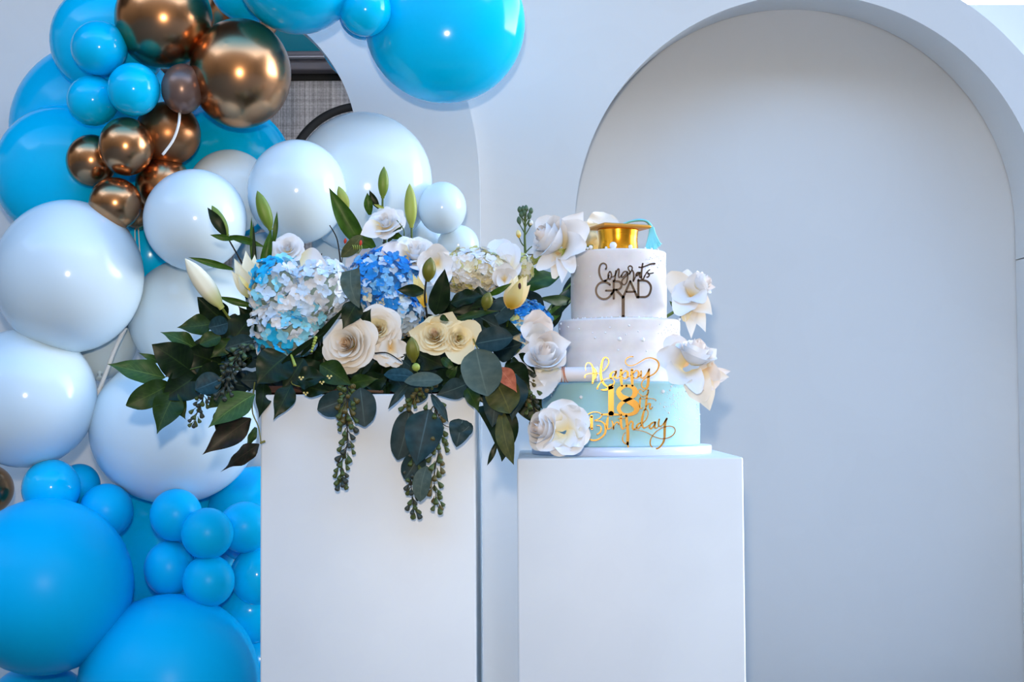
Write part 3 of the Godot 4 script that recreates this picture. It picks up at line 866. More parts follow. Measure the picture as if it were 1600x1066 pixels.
	var birthday := [
		[34, [[172, 540], [165, 620, 1.3], [176, 712, 0.8]]],
		[12, [[65, 590, 1.6], [90, 540, 1.4], [150, 495], [220, 478, 0.8], [290, 495, 0.8], [312, 530], [280, 570], [216, 598], [290, 605], [345, 640, 1.6], [365, 690, 2], [360, 770, 1.9], [310, 830, 1.6], [240, 868, 1.6], [170, 868, 1.6], [110, 830, 1.8], [84, 775, 2], [96, 735], [150, 690, 0.8]]],
		[12, [[240, 665, 0.7], [290, 672], [306, 712, 1.6], [290, 760, 1.6], [245, 790]]],
		[24, [[402, 545, 0.6], [388, 620, 1.2], [388, 705], [420, 712, 0.5], [448, 690, 0.4]]],
		[18, [[450, 600, 0.7], [468, 640], [474, 715, 1.2], [482, 670, 0.7], [510, 625, 0.7], [542, 625], [548, 650]]],
		[24, [[580, 520], [580, 640, 1.2], [600, 712, 0.8], [632, 700, 0.4], [655, 670, 0.4]]],
		[9, [[540, 570], [585, 568], [640, 566]]],
		[32, [[652, 535], [666, 650], [676, 800, 1.1], [670, 925]]],
		[13, [[664, 925], [622, 905], [601, 860], [612, 800, 0.6], [640, 765, 0.6]]],
		[20, [[688, 660, 0.6], [715, 612], [744, 628], [740, 690, 1.2], [760, 722], [800, 690, 0.5]]],
		[18, [[850, 632], [815, 650, 1.1], [798, 690, 1.3], [824, 704], [860, 660, 0.8]]],
		[18, [[905, 450], [880, 540, 1.4], [870, 640, 1.5], [890, 698], [930, 690, 0.6], [965, 665, 0.6]]],
		[11, [[912, 448], [948, 455], [955, 510], [930, 580], [884, 634]]],
		[18, [[1045, 620], [1000, 640], [974, 688, 1.2], [1000, 710], [1040, 662, 0.8], [1060, 615], [1046, 690, 1.2], [1078, 702, 0.7], [1106, 672, 0.5]]],
		[17, [[1112, 580], [1100, 640, 1.2], [1112, 680], [1150, 665, 0.7], [1190, 610], [1216, 570, 1.3]]],
		[20, [[1216, 572], [1190, 645, 1.4], [1186, 760, 1.4], [1180, 860, 1.2], [1148, 930], [1090, 984, 0.9], [1020, 974, 0.7], [986, 920, 0.7], [1000, 840, 0.6], [1060, 760, 0.5], [1150, 700, 0.5], [1240, 676, 0.5], [1310, 692, 0.6], [1332, 742, 0.6], [1300, 800, 0.6], [1230, 840, 0.6], [1140, 850, 0.5], [1040, 820, 0.5], [940, 765, 0.4], [850, 738, 0.4], [760, 724, 0.4]]]]
	part("script_lettering", lettering(birthday, 905, 590, 8.88, d, o, 0.003, true, 1.2), M["gold mirror"], t).set_meta("label", "the word Birthday in swirling script")
	part("stick", lettering([[24, [[672, 900], [680, 960], [688, 1010]]]], 905, 590, 8.88, d, o, 0.003, false), M["gold mirror"], t)

# ---------------------------------------------------------------- flowers: shapes
const OUTLINES := {
	"salal": [0.06, 0.46, 0.80, 0.97, 1.0, 0.93, 0.78, 0.58, 0.34, 0.13, 0.0],
	"round": [0.05, 0.55, 0.80, 0.94, 1.0, 1.0, 0.97, 0.90, 0.76, 0.52, 0.06],
	"drop": [0.08, 0.60, 0.88, 1.0, 0.99, 0.93, 0.83, 0.68, 0.48, 0.25, 0.0],
	"heart": [0.35, 0.85, 1.0, 0.99, 0.93, 0.85, 0.74, 0.61, 0.46, 0.27, 0.02],
	"lance": [0.30, 0.55, 0.76, 0.91, 1.0, 0.99, 0.90, 0.74, 0.52, 0.26, 0.0],
	"blade": [0.85, 0.95, 1.0, 1.0, 0.97, 0.90, 0.80, 0.65, 0.46, 0.24, 0.0],
	"petal": [0.22, 0.46, 0.66, 0.82, 0.94, 1.0, 1.0, 0.95, 0.82, 0.58, 0.12],
	"point": [0.25, 0.50, 0.72, 0.89, 0.99, 1.0, 0.94, 0.80, 0.58, 0.31, 0.02],
	"wide": [0.30, 0.60, 0.82, 0.95, 1.0, 1.0, 0.98, 0.92, 0.82, 0.66, 0.30]}

# a leaf or petal from its base to its tip; opts: n (lean of the face), bend (arch out of the face), curl (tip curl), cup, fold, wave, twist, nu, nv
func blade(b: Vector3, t: Vector3, w: float, outline: String, origin: Vector3, opts := {}) -> ArrayMesh:
	var dir := (t - b).normalized()
	var length := b.distance_to(t)
	var face: Vector3 = (cam_at - b).normalized() + opts.get("n", Vector3())
	var side := dir.cross(face).normalized()
	var n := side.cross(dir).normalized()
	var prof: Array = OUTLINES[outline]
	var nu: int = opts.get("nu", 8)
	var nv: int = opts.get("nv", 14)
	var bend: float = opts.get("bend", 0.08)
	var curl: float = opts.get("curl", 0.0)
	var cup: float = opts.get("cup", 0.12)
	var fold: float = opts.get("fold", 0.0)
	var wave: float = opts.get("wave", 0.0)
	var twist: float = deg_to_rad(opts.get("twist", 0.0))
	var sway: float = opts.get("sway", 0.0)
	var ph := rng.randf() * TAU
	var fr := rng.randf_range(1.6, 2.6)
	var rows := []
	for j in nv + 1:
		var v := float(j) / nv
		var k := v * 10.0
		var k0 := mini(int(k), 9)
		var h: float = w * 0.5 * maxf(0.0, cubic_interpolate(prof[k0], prof[k0 + 1], prof[maxi(k0 - 1, 0)], prof[mini(k0 + 2, 10)], k - k0))
		var a := twist * v
		var s2 := side * cos(a) + n * sin(a)
		var n2 := n * cos(a) - side * sin(a)
		var c := b + dir * length * v + n * length * (bend * 4.0 * v * (1.0 - v) + curl * v * v) + side * length * sway * 4.0 * v * (1.0 - v)
		var row := PackedVector3Array()
		for i in nu + 1:
			var u := float(i) / nu * 2.0 - 1.0
			var lift := h * (cup * (u * u - 0.3) + fold * (absf(u) - 0.4)) + h * wave * sin(fr * TAU * v + ph + (1.7 if u > 0 else 0.0)) * u * u
			row.append(c + s2 * u * h + n2 * lift - origin)
		rows.append(row)
	var st := begin()
	grid(st, rows)
	return finish(st)

func leaf(o: Node3D, m: String, bx: float, by: float, tx: float, ty: float, w: float, db: float, dt: float, outline := "salal", opts := {}, called := "leaf") -> MeshInstance3D:
	if not opts.has("cup"): opts.cup = rng.randf_range(0.1, 0.3)
	if not opts.has("wave") and called == "leaf": opts.wave = 0.05 if outline == "round" else rng.randf_range(0.08, 0.22)
	if not opts.has("sway") and called == "leaf": opts.sway = rng.randf_range(-0.03, 0.03)
	return part(called, blade(at(bx, by, db), at(tx, ty, dt), metres(w, (db + dt) / 2), outline, o.position, opts), M[m], o)

func stem(o: Node3D, pts: Array, w0: float, w1: float, m := "stem green", called := "stem") -> void:
	var p := []
	for q in pts: p.append(at(q[0], q[1], q[2]) - o.position)
	var st := begin()
	var s := metres(0.5, pts[0][2])
	tube(st, spline(p, 5), w0 * s, w1 * s, 7)
	part(called, finish(st), M[m], o)

func bud_mesh(b: Vector3, t: Vector3, w: float, origin: Vector3, lobes := 0.07, peak := 0.42) -> ArrayMesh:
	var f := frame_for(t - b)
	var length := b.distance_to(t)
	var rows := []
	for j in 19:
		var v := j / 18.0
		var r := w * 0.5 * pow(sin(PI * pow(v, 0.9 if peak < 0.45 else 1.25) * 0.97 + 0.03), 0.75)
		if v > 0.85: r *= 1.0 - 0.35 * (v - 0.85) / 0.15
		if j == 18: r = 0.0002
		if j == 0: r = w * 0.16
		var row := PackedVector3Array()
		for i in 25:
			var a := TAU * (i % 24) / 24.0
			var rr := r * (1.0 - lobes * pow(absf(cos(1.5 * a)), 6))
			row.append(b + f * Vector3(rr * sin(a), v * length, rr * cos(a)) - origin)
		rows.append(row)
	var st := begin()
	grid(st, rows)
	return finish(st)

func bud(o: Node3D, m: String, bx: float, by: float, tx: float, ty: float, w: float, db: float, dt: float, called := "bud", lobes := 0.09, peak := 0.42) -> MeshInstance3D:
	return part(called, bud_mesh(at(bx, by, db), at(tx, ty, dt), metres(w, db), o.position, lobes, peak), M[m], o)

# one petal of a cupped bloom, axis +y, unit size
func cup_petal(az: float, half: float, rt: float, h: float, curl: float, ruffle: float, low := 0.0) -> ArrayMesh:
	var rows := []
	var ph := rng.randf() * TAU
	for j in 11:
		var v := j / 10.0
		var row := PackedVector3Array()
		for i in 11:
			var u := i / 5.0 - 1.0
			var e := v * (1.0 - 0.20 * pow(absf(u), 3))
			var r := 0.05 + (rt - 0.05) * pow(sin(e * PI / 2), 0.95)
			var y := low + h * pow(e, 1.25)
			var k := maxf(0.0, (e - 0.62) / 0.38)
			r += curl * k * k * (0.75 + 0.25 * cos(u * 3.0))
			y -= curl * 0.55 * k * k * k
			var wob := ruffle * k * sin(3.2 * u + ph) + ruffle * 0.5 * k * sin(7.1 * u + ph * 2.0)
			var a := az + u * half * (0.55 + 0.45 * sin(e * PI * 0.62))
			var rr := maxf(0.02, r + wob * 0.6)
			row.append(Vector3(rr * sin(a), y + wob, rr * cos(a)))
		rows.append(row)
	var st := begin()
	grid(st, rows)
	return finish(st)

# layers: [petals, half angle, radius, height, curl, material]
func bloom(o: Node3D, where: Vector3, axis: Vector3, size: float, layers: Array, ruffle := 0.03, called := "petal") -> void:
	var f := frame_for(axis).scaled_local(Vector3.ONE * size)
	var xf := Transform3D(f, where - o.position)
	var turn := rng.randf() * TAU
	for l in layers:
		var n: int = l[0]
		turn += 0.9
		for k in n:
			var j := rng.randf_range(-0.06, 0.06)
			part(called, cup_petal(turn + TAU * k / n + j, l[1] * rng.randf_range(0.92, 1.08), l[2] * (1 + j), l[3] * rng.randf_range(0.94, 1.05), l[4] * rng.randf_range(0.7, 1.3), ruffle, 0.012 * (k % 3)), M[l[5]], o, xf)

func rose_layers(outer: String, inner: String, heart: String) -> Array:
	return [[3, 1.9, 0.06, 0.78, 0.01, heart], [3, 1.6, 0.11, 0.77, 0.04, heart], [3, 1.5, 0.17, 0.76, 0.07, inner], [4, 1.3, 0.24, 0.74, 0.09, inner], [4, 1.2, 0.32, 0.71, 0.11, inner], [4, 1.15, 0.42, 0.66, 0.13, outer], [5, 1.05, 0.53, 0.58, 0.16, outer], [5, 1.0, 0.66, 0.48, 0.19, outer], [6, 0.9, 0.80, 0.36, 0.22, outer]]

func rose(called: String, label: String, px: float, py: float, d: float, rpx: float, axis: Vector3, outer := "ivory petal", inner := "ivory petal", heart := "inner petal", group := "ivory roses in the arrangement") -> Node3D:
	var p := at(px, py, d)
	var size := metres(rpx, d)
	var ax := axis.normalized()
	var o := thing(called, label, "rose", p - ax * size * 0.5, group)
	bloom(o, o.position, ax, size, rose_layers(outer, inner, heart))
	var st := begin()
	lathe(st, [Vector2(0.02, -0.5), Vector2(0.05, -0.3), Vector2(0.09, -0.22), Vector2(0.17, -0.1), Vector2(0.16, 0.05), Vector2(0.1, 0.1)], 12)
	part("calyx", finish(st), M["stem green"], o, Transform3D(frame_for(ax).scaled_local(Vector3.ONE * size), Vector3()))
	return o

func floret_mesh(k: int) -> ArrayMesh:
	var st := begin()
	for q in 4:
		var az := TAU * q / 4.0 + rng.randf_range(-0.15, 0.15)
		var dirv := Vector3(sin(az), rng.randf_range(0.12, 0.5), cos(az)).normalized()
		var side := dirv.cross(Vector3.UP).normalized()
		var up := side.cross(dirv)
		var width := rng.randf_range(0.40, 0.50)
		var tip := rng.randf_range(0.85, 1.05)
		var rows := []
		for j in 5:
			var v := j / 4.0
			var hw: float = width * [0.12, 0.72, 1.0, 0.86, 0.28][j]
			var row := PackedVector3Array()
			for i in 5:
				var u := i / 2.0 - 1.0
				row.append(dirv * v * tip + side * u * hw + up * (0.22 * hw * u * u + 0.10 * sin(v * 5.0 + k + q) * v - 0.16 * v * v))
			rows.append(row)
		grid(st, rows)
	return finish(st)

var florets := []

func hydrangea(label: String, px: float, py: float, d: float, rx: float, ry: float, rz: float, count: int, size_px: float, pick: Callable, lumps: Array = [], under := "floret heart") -> Node3D:
	if florets.is_empty():
		for k in 6: florets.append(floret_mesh(k))
	var c := at(px, py, d)
	var s := metres(1, d)
	var o := thing("hydrangea", label, "hydrangea", c - Vector3(0, ry * s * 0.6, 0))
	var balls := lumps if lumps.size() else [[0, 0, rx, ry]]
	var st := begin()
	for b in balls:
		var m := pearl_mesh(1.0, 20, 12)
		st.append_from(m, 0, Transform3D(Basis.from_scale(Vector3(b[2] * s * 0.86, b[3] * s * 0.86, rz * s * 0.8)), c - o.position + Vector3(b[0], -b[1], 0) * s))
	part("filler_core", st.commit(), M[under], o)  # smooth core added to fill the gaps between florets
	var bead := pearl_mesh(1.0, 6, 4)
	var done := 0
	for b in balls:
		var n := int(count * float(b[2] * b[3]) / balls.reduce(func(t, q): return t + q[2] * q[3], 0.0))
		for k in n:
			var z := 1.0 - 1.45 * (k + 0.5) / n         # front two thirds, towards the viewer and up
			var a := k * 2.399963
			var q := Vector3(sqrt(1 - z * z) * cos(a), sqrt(1 - z * z) * sin(a), z)
			q += Vector3(rng.randfn(), rng.randfn(), rng.randfn()) * 0.05
			q = q.normalized()
			var p := Vector3(q.x * b[2], q.y * b[3], q.z * rz) * s * rng.randf_range(0.93, 1.05) + Vector3(b[0], -b[1], 0) * s
			var inside := false
			for e in balls:
				if e != b:
					var g := (p / s - Vector3(e[0], -e[1], 0)) / Vector3(e[2], e[3], rz)
					inside = inside or g.length() < 0.86
			if inside or done >= 298:
				continue
			done += 1
			var f := frame_for(q * Vector3(1.0 / b[2], 1.0 / b[3], 1.0 / rz) * 60.0 + Vector3(rng.randfn(), rng.randfn(), rng.randfn()) * 0.4) * Basis(Vector3.UP, rng.randf() * TAU)
			var sz := size_px * s * rng.randf_range(0.8, 1.12)
			var fl := part("floret", florets[k % 6], M[pick.call(px + p.x / s, py - p.y / s)], o, Transform3D(f.scaled_local(Vector3.ONE * sz), c - o.position + p))
			if k % 3 == 0:
				part("eye", bead, M["floret cream"], fl, Transform3D(Basis.from_scale(Vector3.ONE * 0.11), Vector3(0, 0.05, 0)))
	return o

var pod: ArrayMesh

# a hanging string of small seed pods along a stem; pts are [px, py, depth]
func seed_strand(o: Node3D, pts: Array, n: int, spread: float, pod_px: float, mats: Array) -> void:
	if pod == null:
		var st := begin()
		lathe(st, [Vector2(0.06, -0.7), Vector2(0.09, -0.2), Vector2(0.28, 0.15), Vector2(0.46, 0.6), Vector2(0.5, 0.9), Vector2(0.38, 1.08), Vector2(0.16, 1.05), Vector2(0.05, 1.2)], 8)
		pod = finish(st)
	stem(o, pts, 2.2, 1.0, "stem dark", "strand")
	var line := []
	for q in pts: line.append(at(q[0], q[1], q[2]) - o.position)
	var sp := spline(line, 8)
	var s := metres(1, pts[0][2])
	for k in n:
		var f := (k + 0.5) / n
		var i := clampi(int(f * (sp.size() - 1)), 0, sp.size() - 2)
		var dirv: Vector3 = (sp[i + 1] - sp[i]).normalized()
		var a := k * 2.4
		var out := Vector3(cos(a), -0.15, sin(a) * 0.8)
		var taper := 1.0 - 0.45 * f
		var p: Vector3 = sp[i] + out * spread * s * taper * rng.randf_range(0.3, 1.0) + dirv * spread * s * 0.5
		var sz := pod_px * s * rng.randf_range(0.75, 1.1)
		part("seed_pod", pod, M[mats[k % mats.size()]], o, Transform3D(frame_for(out * 0.7 + dirv * 0.9).scaled_local(Vector3.ONE * sz), p))
		if k % 2 == 0:
			var st := begin()
			tube(st, [sp[i], (sp[i] + p) / 2 + dirv * s, p], 0.5 * s, 0.4 * s, 5)
			part("stalk", finish(st), M["stem dark"], o)

# ---------------------------------------------------------------- the arrangement
func tray() -> void:
	var a := at(409, 616, 2.05)
	var b := at(738, 616, 2.05)
	var top := at(407, 617, 2.02).y
	var cx := (a.x + b.x) / 2
	var o := thing("flower_tray", "low brown wooden tray holding the flower stems on the tall plinth", "tray", Vector3(cx, top, -2.185))
	var w := b.x - a.x
	part("tray_base", bevel_box(Vector3(w, 0.004, 0.26), 0.001), M["tray timber"], o)
	for s in [-1, 1]:
		part("tray_side", bevel_box(Vector3(w, 0.013, 0.006), 0.001), M["tray timber"], o, Transform3D(Basis(), Vector3(0, 0, s * 0.127)))
		part("tray_side", bevel_box(Vector3(0.006, 0.013, 0.248), 0.001), M["tray timber"], o, Transform3D(Basis(), Vector3(s * (w / 2 - 0.003), 0, 0)))
	part("floral_foam", bevel_box(Vector3(w - 0.03, 0.075, 0.20), 0.02), M["floral foam"], o, Transform3D(Basis(), Vector3(0, 0.004, -0.01)))

func greenery() -> void:
	var o := thing("salal_branch", "leafy green branch fanning out furthest left, pale leaf at its tip", "foliage", at(390, 575, 2.12), "leafy branches at the left of the arrangement")
	stem(o, [[400, 570, 2.13], [330, 570, 2.07], [255, 590, 2.03]], 3.2, 1.6)
	leaf(o, "fresh leaf", 258, 590, 167, 569, 40, 2.03, 2.005, "salal", {"bend": 0.06, "fold": 0.1, "n": Vector3(-0.1, 0.35, 0)})
	leaf(o, "dark leaf", 296, 578, 237, 538, 58, 2.04, 2.01, "drop", {"bend": 0.1, "n": Vector3(0.2, -0.2, 0)})
	leaf(o, "fresh leaf", 308, 546, 250, 519, 30, 2.07, 2.05, "salal", {"bend": 0.12, "n": Vector3(0, 0.5, 0)})
	leaf(o, "mid leaf", 275, 612, 245, 679, 48, 2.03, 2.0, "salal", {"bend": 0.05, "fold": 0.15})
	leaf(o, "mid leaf", 266, 600, 197, 634, 40, 2.035, 2.0, "round", {"bend": 0.14, "wave": 0.15})
	leaf(o, "dark leaf", 308, 588, 254, 624, 56, 2.05, 2.02, "drop", {"bend": 0.08})
	leaf(o, "mid leaf", 272, 618, 290, 656, 28, 2.04, 2.03, "salal")
	leaf(o, "fresh leaf", 250, 566, 215, 551, 12, 2.06, 2.04, "salal", {"bend": 0.2})
	leaf(o, "dark leaf", 345, 568, 288, 548, 58, 2.08, 2.05, "drop")
	leaf(o, "dark leaf", 352, 588, 290, 600, 56, 2.08, 2.04, "salal")
	leaf(o, "dark leaf", 330, 560, 268, 596, 50, 2.07, 2.06, "drop")
	leaf(o, "mid leaf", 318, 552, 256, 545, 30, 2.09, 2.07, "salal")
	o = thing("salal_branch", "leafy branch under the unopened white lily, one leaf pointing left", "foliage", at(400, 540, 2.14), "leafy branches at the left of the arrangement")
	stem(o, [[410, 545, 2.15], [370, 520, 2.1], [330, 508, 2.07]], 3, 1.6)
	leaf(o, "mid leaf", 332, 506, 276, 512, 36, 2.07, 2.05, "salal", {"bend": 0.12, "sway": -0.06, "n": Vector3(0, 0.4, 0)})
	leaf(o, "dark leaf", 352, 504, 308, 464, 44, 2.09, 2.07, "drop", {"fold": 0.2})
	leaf(o, "dark leaf", 368, 505, 328, 532, 40, 2.08, 2.06, "salal")
	leaf(o, "mid leaf", 345, 526, 312, 538, 26, 2.05, 2.04, "round", {"n": Vector3(0, 0.4, 0)})
	leaf(o, "mid leaf", 362, 530, 328, 560, 26, 2.06, 2.05, "salal")
	leaf(o, "dark leaf", 352, 548, 402, 486, 52, 2.07, 2.1, "salal", {"bend": 0.12})
	leaf(o, "dark leaf", 395, 545, 352, 520, 44, 2.09, 2.08, "drop")
	leaf(o, "dark leaf", 405, 520, 372, 478, 36, 2.12, 2.1, "salal")
	o = thing("salal_branch", "drooping branch at the plinth's left edge with brown blotched leaves", "foliage", at(398, 600, 2.08), "leafy branches at the left of the arrangement")
	stem(o, [[398, 598, 2.06], [394, 640, 2.01], [404, 668, 2.0], [408, 694, 2.0]], 2.6, 1.6, "stem olive")
	leaf(o, "fresh leaf", 398, 616, 325, 669, 44, 2.0, 1.985, "salal", {"bend": 0.06, "fold": 0.12, "n": Vector3(0.1, 0.35, 0)})
	leaf(o, "brown leaf", 392, 654, 316, 711, 42, 2.02, 2.0, "salal", {"bend": 0.06, "wave": 0.15})
	leaf(o, "brown leaf", 405, 694, 344, 738, 30, 2.0, 1.985, "salal", {"bend": 0.1, "twist": 70, "wave": 0.2})
	leaf(o, "mid leaf", 400, 668, 384, 700, 14, 2.0, 2.0, "lance", {"twist": 60, "bend": 0.2})
	leaf(o, "mid leaf", 356, 612, 323, 640, 28, 2.04, 2.02, "salal")
	leaf(o, "dark leaf", 352, 640, 337, 678, 30, 2.04, 2.03, "salal")
	leaf(o, "dark leaf", 412, 596, 404, 655, 30, 2.03, 2.01, "salal", {"bend": 0.1, "n": Vector3(0.5, 0, 0)})
	for k in 3:
		part("tip_bud", pearl_mesh(0.0018, 8, 5), M["stem olive"], o, Transform3D(Basis(), at(408 + k * 2.5, 692 - k, 2.0) - o.position))
	# eucalyptus with dusky round leaves on the left
	o = thing("seeded_eucalyptus", "eucalyptus sprig with one blue-grey round leaf and dark seeds at the left", "foliage", at(385, 560, 2.1), "seeded eucalyptus sprigs")
	stem(o, [[400, 550, 2.12], [365, 575, 2.03], [340, 592, 2.0]], 2.2, 1.2, "stem olive")
	leaf(o, "dusk leaf", 346, 592, 305, 609, 37, 1.995, 1.985, "round", {"bend": 0.05, "n": Vector3(0, 0.4, 0)})
	leaf(o, "dusk leaf", 356, 505, 326, 512, 30, 2.06, 2.045, "round")
	leaf(o, "gum leaf", 396, 532, 352, 545, 28, 2.05, 2.03, "round")
	seed_strand(o, [[322, 600, 2.02], [316, 625, 2.0], [303, 658, 1.99]], 26, 13, 7.5, ["seed dusk", "seed green"])
	seed_strand(o, [[372, 560, 2.02], [358, 585, 1.995], [350, 612, 1.985]], 26, 17, 8, ["seed dusk"])
	seed_strand(o, [[400, 535, 2.04], [380, 545, 2.02], [362, 570, 2.01]], 26, 18, 8, ["seed dusk", "stock bud"])
	# front middle
	o = thing("ivy_sprig", "dark glossy leafy sprig spilling over the plinth's front left", "foliage", at(460, 585, 2.05))
	stem(o, [[470, 575, 2.08], [455, 598, 2.02], [478, 606, 2.0]], 2.4, 1.4, "stem olive")
	leaf(o, "dark leaf", 455, 602, 427, 657, 34, 2.01, 1.99, "salal", {"bend": 0.1, "wave": 0.2})
	leaf(o, "dark leaf", 448, 556, 402, 600, 62, 2.03, 2.01, "drop", {"n": Vector3(0, 0.3, 0)})
	leaf(o, "dark leaf", 464, 594, 511, 590, 40, 2.0, 1.99, "salal", {"n": Vector3(0, 0.4, 0)})
	leaf(o, "dark leaf", 470, 602, 517, 612, 30, 2.0, 1.99, "salal", {"fold": 0.2})
	leaf(o, "mid leaf", 500, 570, 552, 604, 40, 2.03, 2.01, "salal")
	leaf(o, "dark leaf", 475, 560, 440, 612, 46, 2.04, 2.02, "salal")
	leaf(o, "dark leaf", 500, 600, 470, 560, 50, 2.05, 2.04, "drop")
	leaf(o, "dark leaf", 520, 610, 505, 560, 44, 2.05, 2.04, "drop")
	leaf(o, "mid leaf", 545, 600, 592, 592, 24, 2.02, 2.01, "salal")
	leaf(o, "dark leaf", 570, 602, 610, 585, 34, 2.04, 2.03, "salal")
	for p in [[512, 588], [500, 597], [475, 614], [468, 590]]:
		for k in 3: part("tip_bud", pearl_mesh(0.0016, 8, 5), M["yellow petal"], o, Transform3D(Basis(), at(p[0] + k * 2.6, p[1] + (k % 2) * 3, 1.99) - o.position))
	o = thing("blade_leaf_spray", "spray of thin dark blades crossing below the pale aqua hydrangea", "foliage", at(470, 560, 2.05))
	leaf(o, "deep lily leaf", 470, 556, 542, 476, 11, 2.02, 1.985, "lance", {"bend": 0.06})
	leaf(o, "deep lily leaf", 440, 568, 512, 516, 9, 2.01, 1.985, "lance", {"bend": 0.06})
	leaf(o, "dark leaf", 552, 520, 580, 482, 34, 2.06, 2.05, "salal")
	leaf(o, "gum leaf", 582, 545, 552, 496, 34, 2.08, 2.07, "round")
	for k in 6: part("tip_bud", pearl_mesh(0.0028 - k * 0.0002, 8, 5), M["bud lime"], o, Transform3D(Basis(), at(493 - k * 1.2, 528 + k * 4.2, 1.985) - o.position))
	stem(o, [[455, 555, 2.0], [458, 563, 1.99], [461, 572, 1.985]], 3.5, 5.5, "bud lime", "tip")
	# hanging eucalyptus over the plinth's front
	o = thing("seeded_eucalyptus", "long seed string with two round leaves hanging on the tall plinth's front", "foliage", at(543, 600, 2.03), "seeded eucalyptus sprigs")
	leaf(o, "gum leaf", 546, 622, 496, 641, 40, 1.992, 1.985, "round", {"bend": 0.04})
	leaf(o, "gum leaf", 563, 606, 570, 667, 43, 1.99, 1.985, "round", {"bend": 0.05})
	seed_strand(o, [[543, 595, 2.03], [542, 620, 1.985], [540, 650, 1.98]], 30, 15, 9, ["seed green", "seed brown"])
	seed_strand(o, [[540, 645, 1.98], [543, 690, 1.982], [533, 728, 1.985], [534, 752, 1.985]], 36, 14, 9, ["seed green", "seed green", "seed dusk"])
	o = thing("seeded_eucalyptus", "biggest eucalyptus bunch, large blue-green leaves and seeds, on the plinth's front right", "foliage", at(668, 600, 2.03), "seeded eucalyptus sprigs")
	stem(o, [[672, 598, 2.03], [676, 622, 1.985], [690, 660, 1.98], [704, 668, 1.98]], 2.2, 1.2, "stem dark")
	leaf(o, "gum leaf", 640, 640, 621, 719, 42, 1.99, 1.985, "round", {"bend": 0.05})
	leaf(o, "dusk leaf", 670, 640, 650, 728, 60, 1.975, 1.97, "drop", {"bend": 0.06, "n": Vector3(0, 0.25, 0)})
	leaf(o, "gum leaf", 658, 706, 632, 749, 36, 1.985, 1.98, "round")
	leaf(o, "grey leaf", 667, 728, 656, 784, 29, 1.975, 1.97, "round", {"n": Vector3(-0.3, 0, 0)})
	leaf(o, "gum leaf", 723, 656, 713, 699, 38, 1.98, 1.975, "heart", {"fold": 0.1})
	leaf(o, "gum leaf", 737, 662, 716, 680, 22, 1.978, 1.976, "round")
	leaf(o, "gum leaf", 674, 617, 701, 661, 15, 1.98, 1.975, "lance", {"n": Vector3(0.5, 0, 0)})
	leaf(o, "dusk leaf", 650, 590, 600, 586, 26, 1.99, 1.98, "round", {"n": Vector3(0, 0.7, 0)})
	leaf(o, "grey leaf", 692, 594, 632, 597, 28, 1.98, 1.97, "round", {"n": Vector3(0, 0.7, 0)})
	leaf(o, "gum leaf", 640, 598, 606, 640, 13, 1.99, 1.98, "lance")
	leaf(o, "gum leaf", 662, 598, 636, 627, 38, 2.0, 1.985, "round")
	leaf(o, "gum leaf", 730, 600, 680, 618, 34, 2.0, 1.99, "salal")
	seed_strand(o, [[668, 596, 2.02], [655, 612, 1.985], [640, 632, 1.98]], 26, 12, 8, ["seed brown", "seed green"])
	seed_strand(o, [[676, 620, 1.985], [684, 660, 1.98], [686, 700, 1.98], [678, 745, 1.982], [684, 790, 1.985]], 46, 16, 9, ["seed green", "seed green", "seed brown"])
	seed_strand(o, [[650, 700, 1.985], [642, 745, 1.985], [647, 800, 1.988]], 30, 12, 9, ["seed green", "seed dusk"])
	# broad leaves hanging between the plinths
	o = thing("eucalyptus_branch", "broad-leaved eucalyptus hanging between the two plinths, one russet leaf", "foliage", at(740, 545, 2.1))
	stem(o, [[735, 520, 2.08], [746, 545, 2.0], [762, 590, 2.0], [772, 640, 2.0]], 2.6, 1.6, "stem olive")
	leaf(o, "grey leaf", 744, 545, 762, 619, 64, 1.985, 1.97, "round", {"bend": 0.06, "n": Vector3(0.1, 0.3, 0)})
	leaf(o, "gum leaf", 743, 537, 802, 527, 42, 2.01, 2.0, "round", {"n": Vector3(0, 0.4, 0)})
	leaf(o, "russet leaf", 778, 574, 808, 614, 27, 1.99, 1.985, "salal", {"n": Vector3(0, 0.3, 0)})
	leaf(o, "olive leaf", 772, 592, 797, 646, 54, 2.0, 1.99, "round", {"wave": 0.25, "n": Vector3(0, 0.2, 0)})
	leaf(o, "gum leaf", 806, 585, 800, 660, 42, 2.03, 2.02, "salal")
	leaf(o, "dark leaf", 764, 632, 784, 722, 50, 2.03, 2.02, "blade", {"sway": -0.16, "wave": 0.1})
	leaf(o, "gum leaf", 774, 608, 769, 668, 38, 2.0, 1.995, "blade", {"bend": 0.05})
	leaf(o, "olive leaf", 784, 645, 803, 727, 28, 1.995, 1.99, "lance", {"sway": 0.05})
	leaf(o, "dark leaf", 776, 690, 761, 728, 9, 2.02, 2.02, "lance")
	leaf(o, "mid leaf", 728, 606, 748, 646, 26, 2.0, 1.99, "salal", {"bend": 0.15, "n": Vector3(0.4, 0.2, 0)})
	leaf(o, "dark leaf", 720, 585, 758, 632, 48, 2.02, 2.01, "salal")
	leaf(o, "dark leaf", 790, 570, 830, 612, 44, 2.06, 2.05, "salal")
	leaf(o, "dark leaf", 800, 560, 838, 588, 40, 2.08, 2.07, "drop")
	o = thing("seeded_eucalyptus", "shaded green seed bunch beside the white roses left of the cake", "foliage", at(812, 575, 2.09), "seeded eucalyptus sprigs")
	leaf(o, "dark leaf", 812, 580, 848, 640, 40, 2.085, 2.075, "salal")
	leaf(o, "dark leaf", 815, 610, 838, 668, 42, 2.08, 2.07, "salal")
	leaf(o, "dark leaf", 800, 575, 818, 635, 40, 2.09, 2.08, "salal")
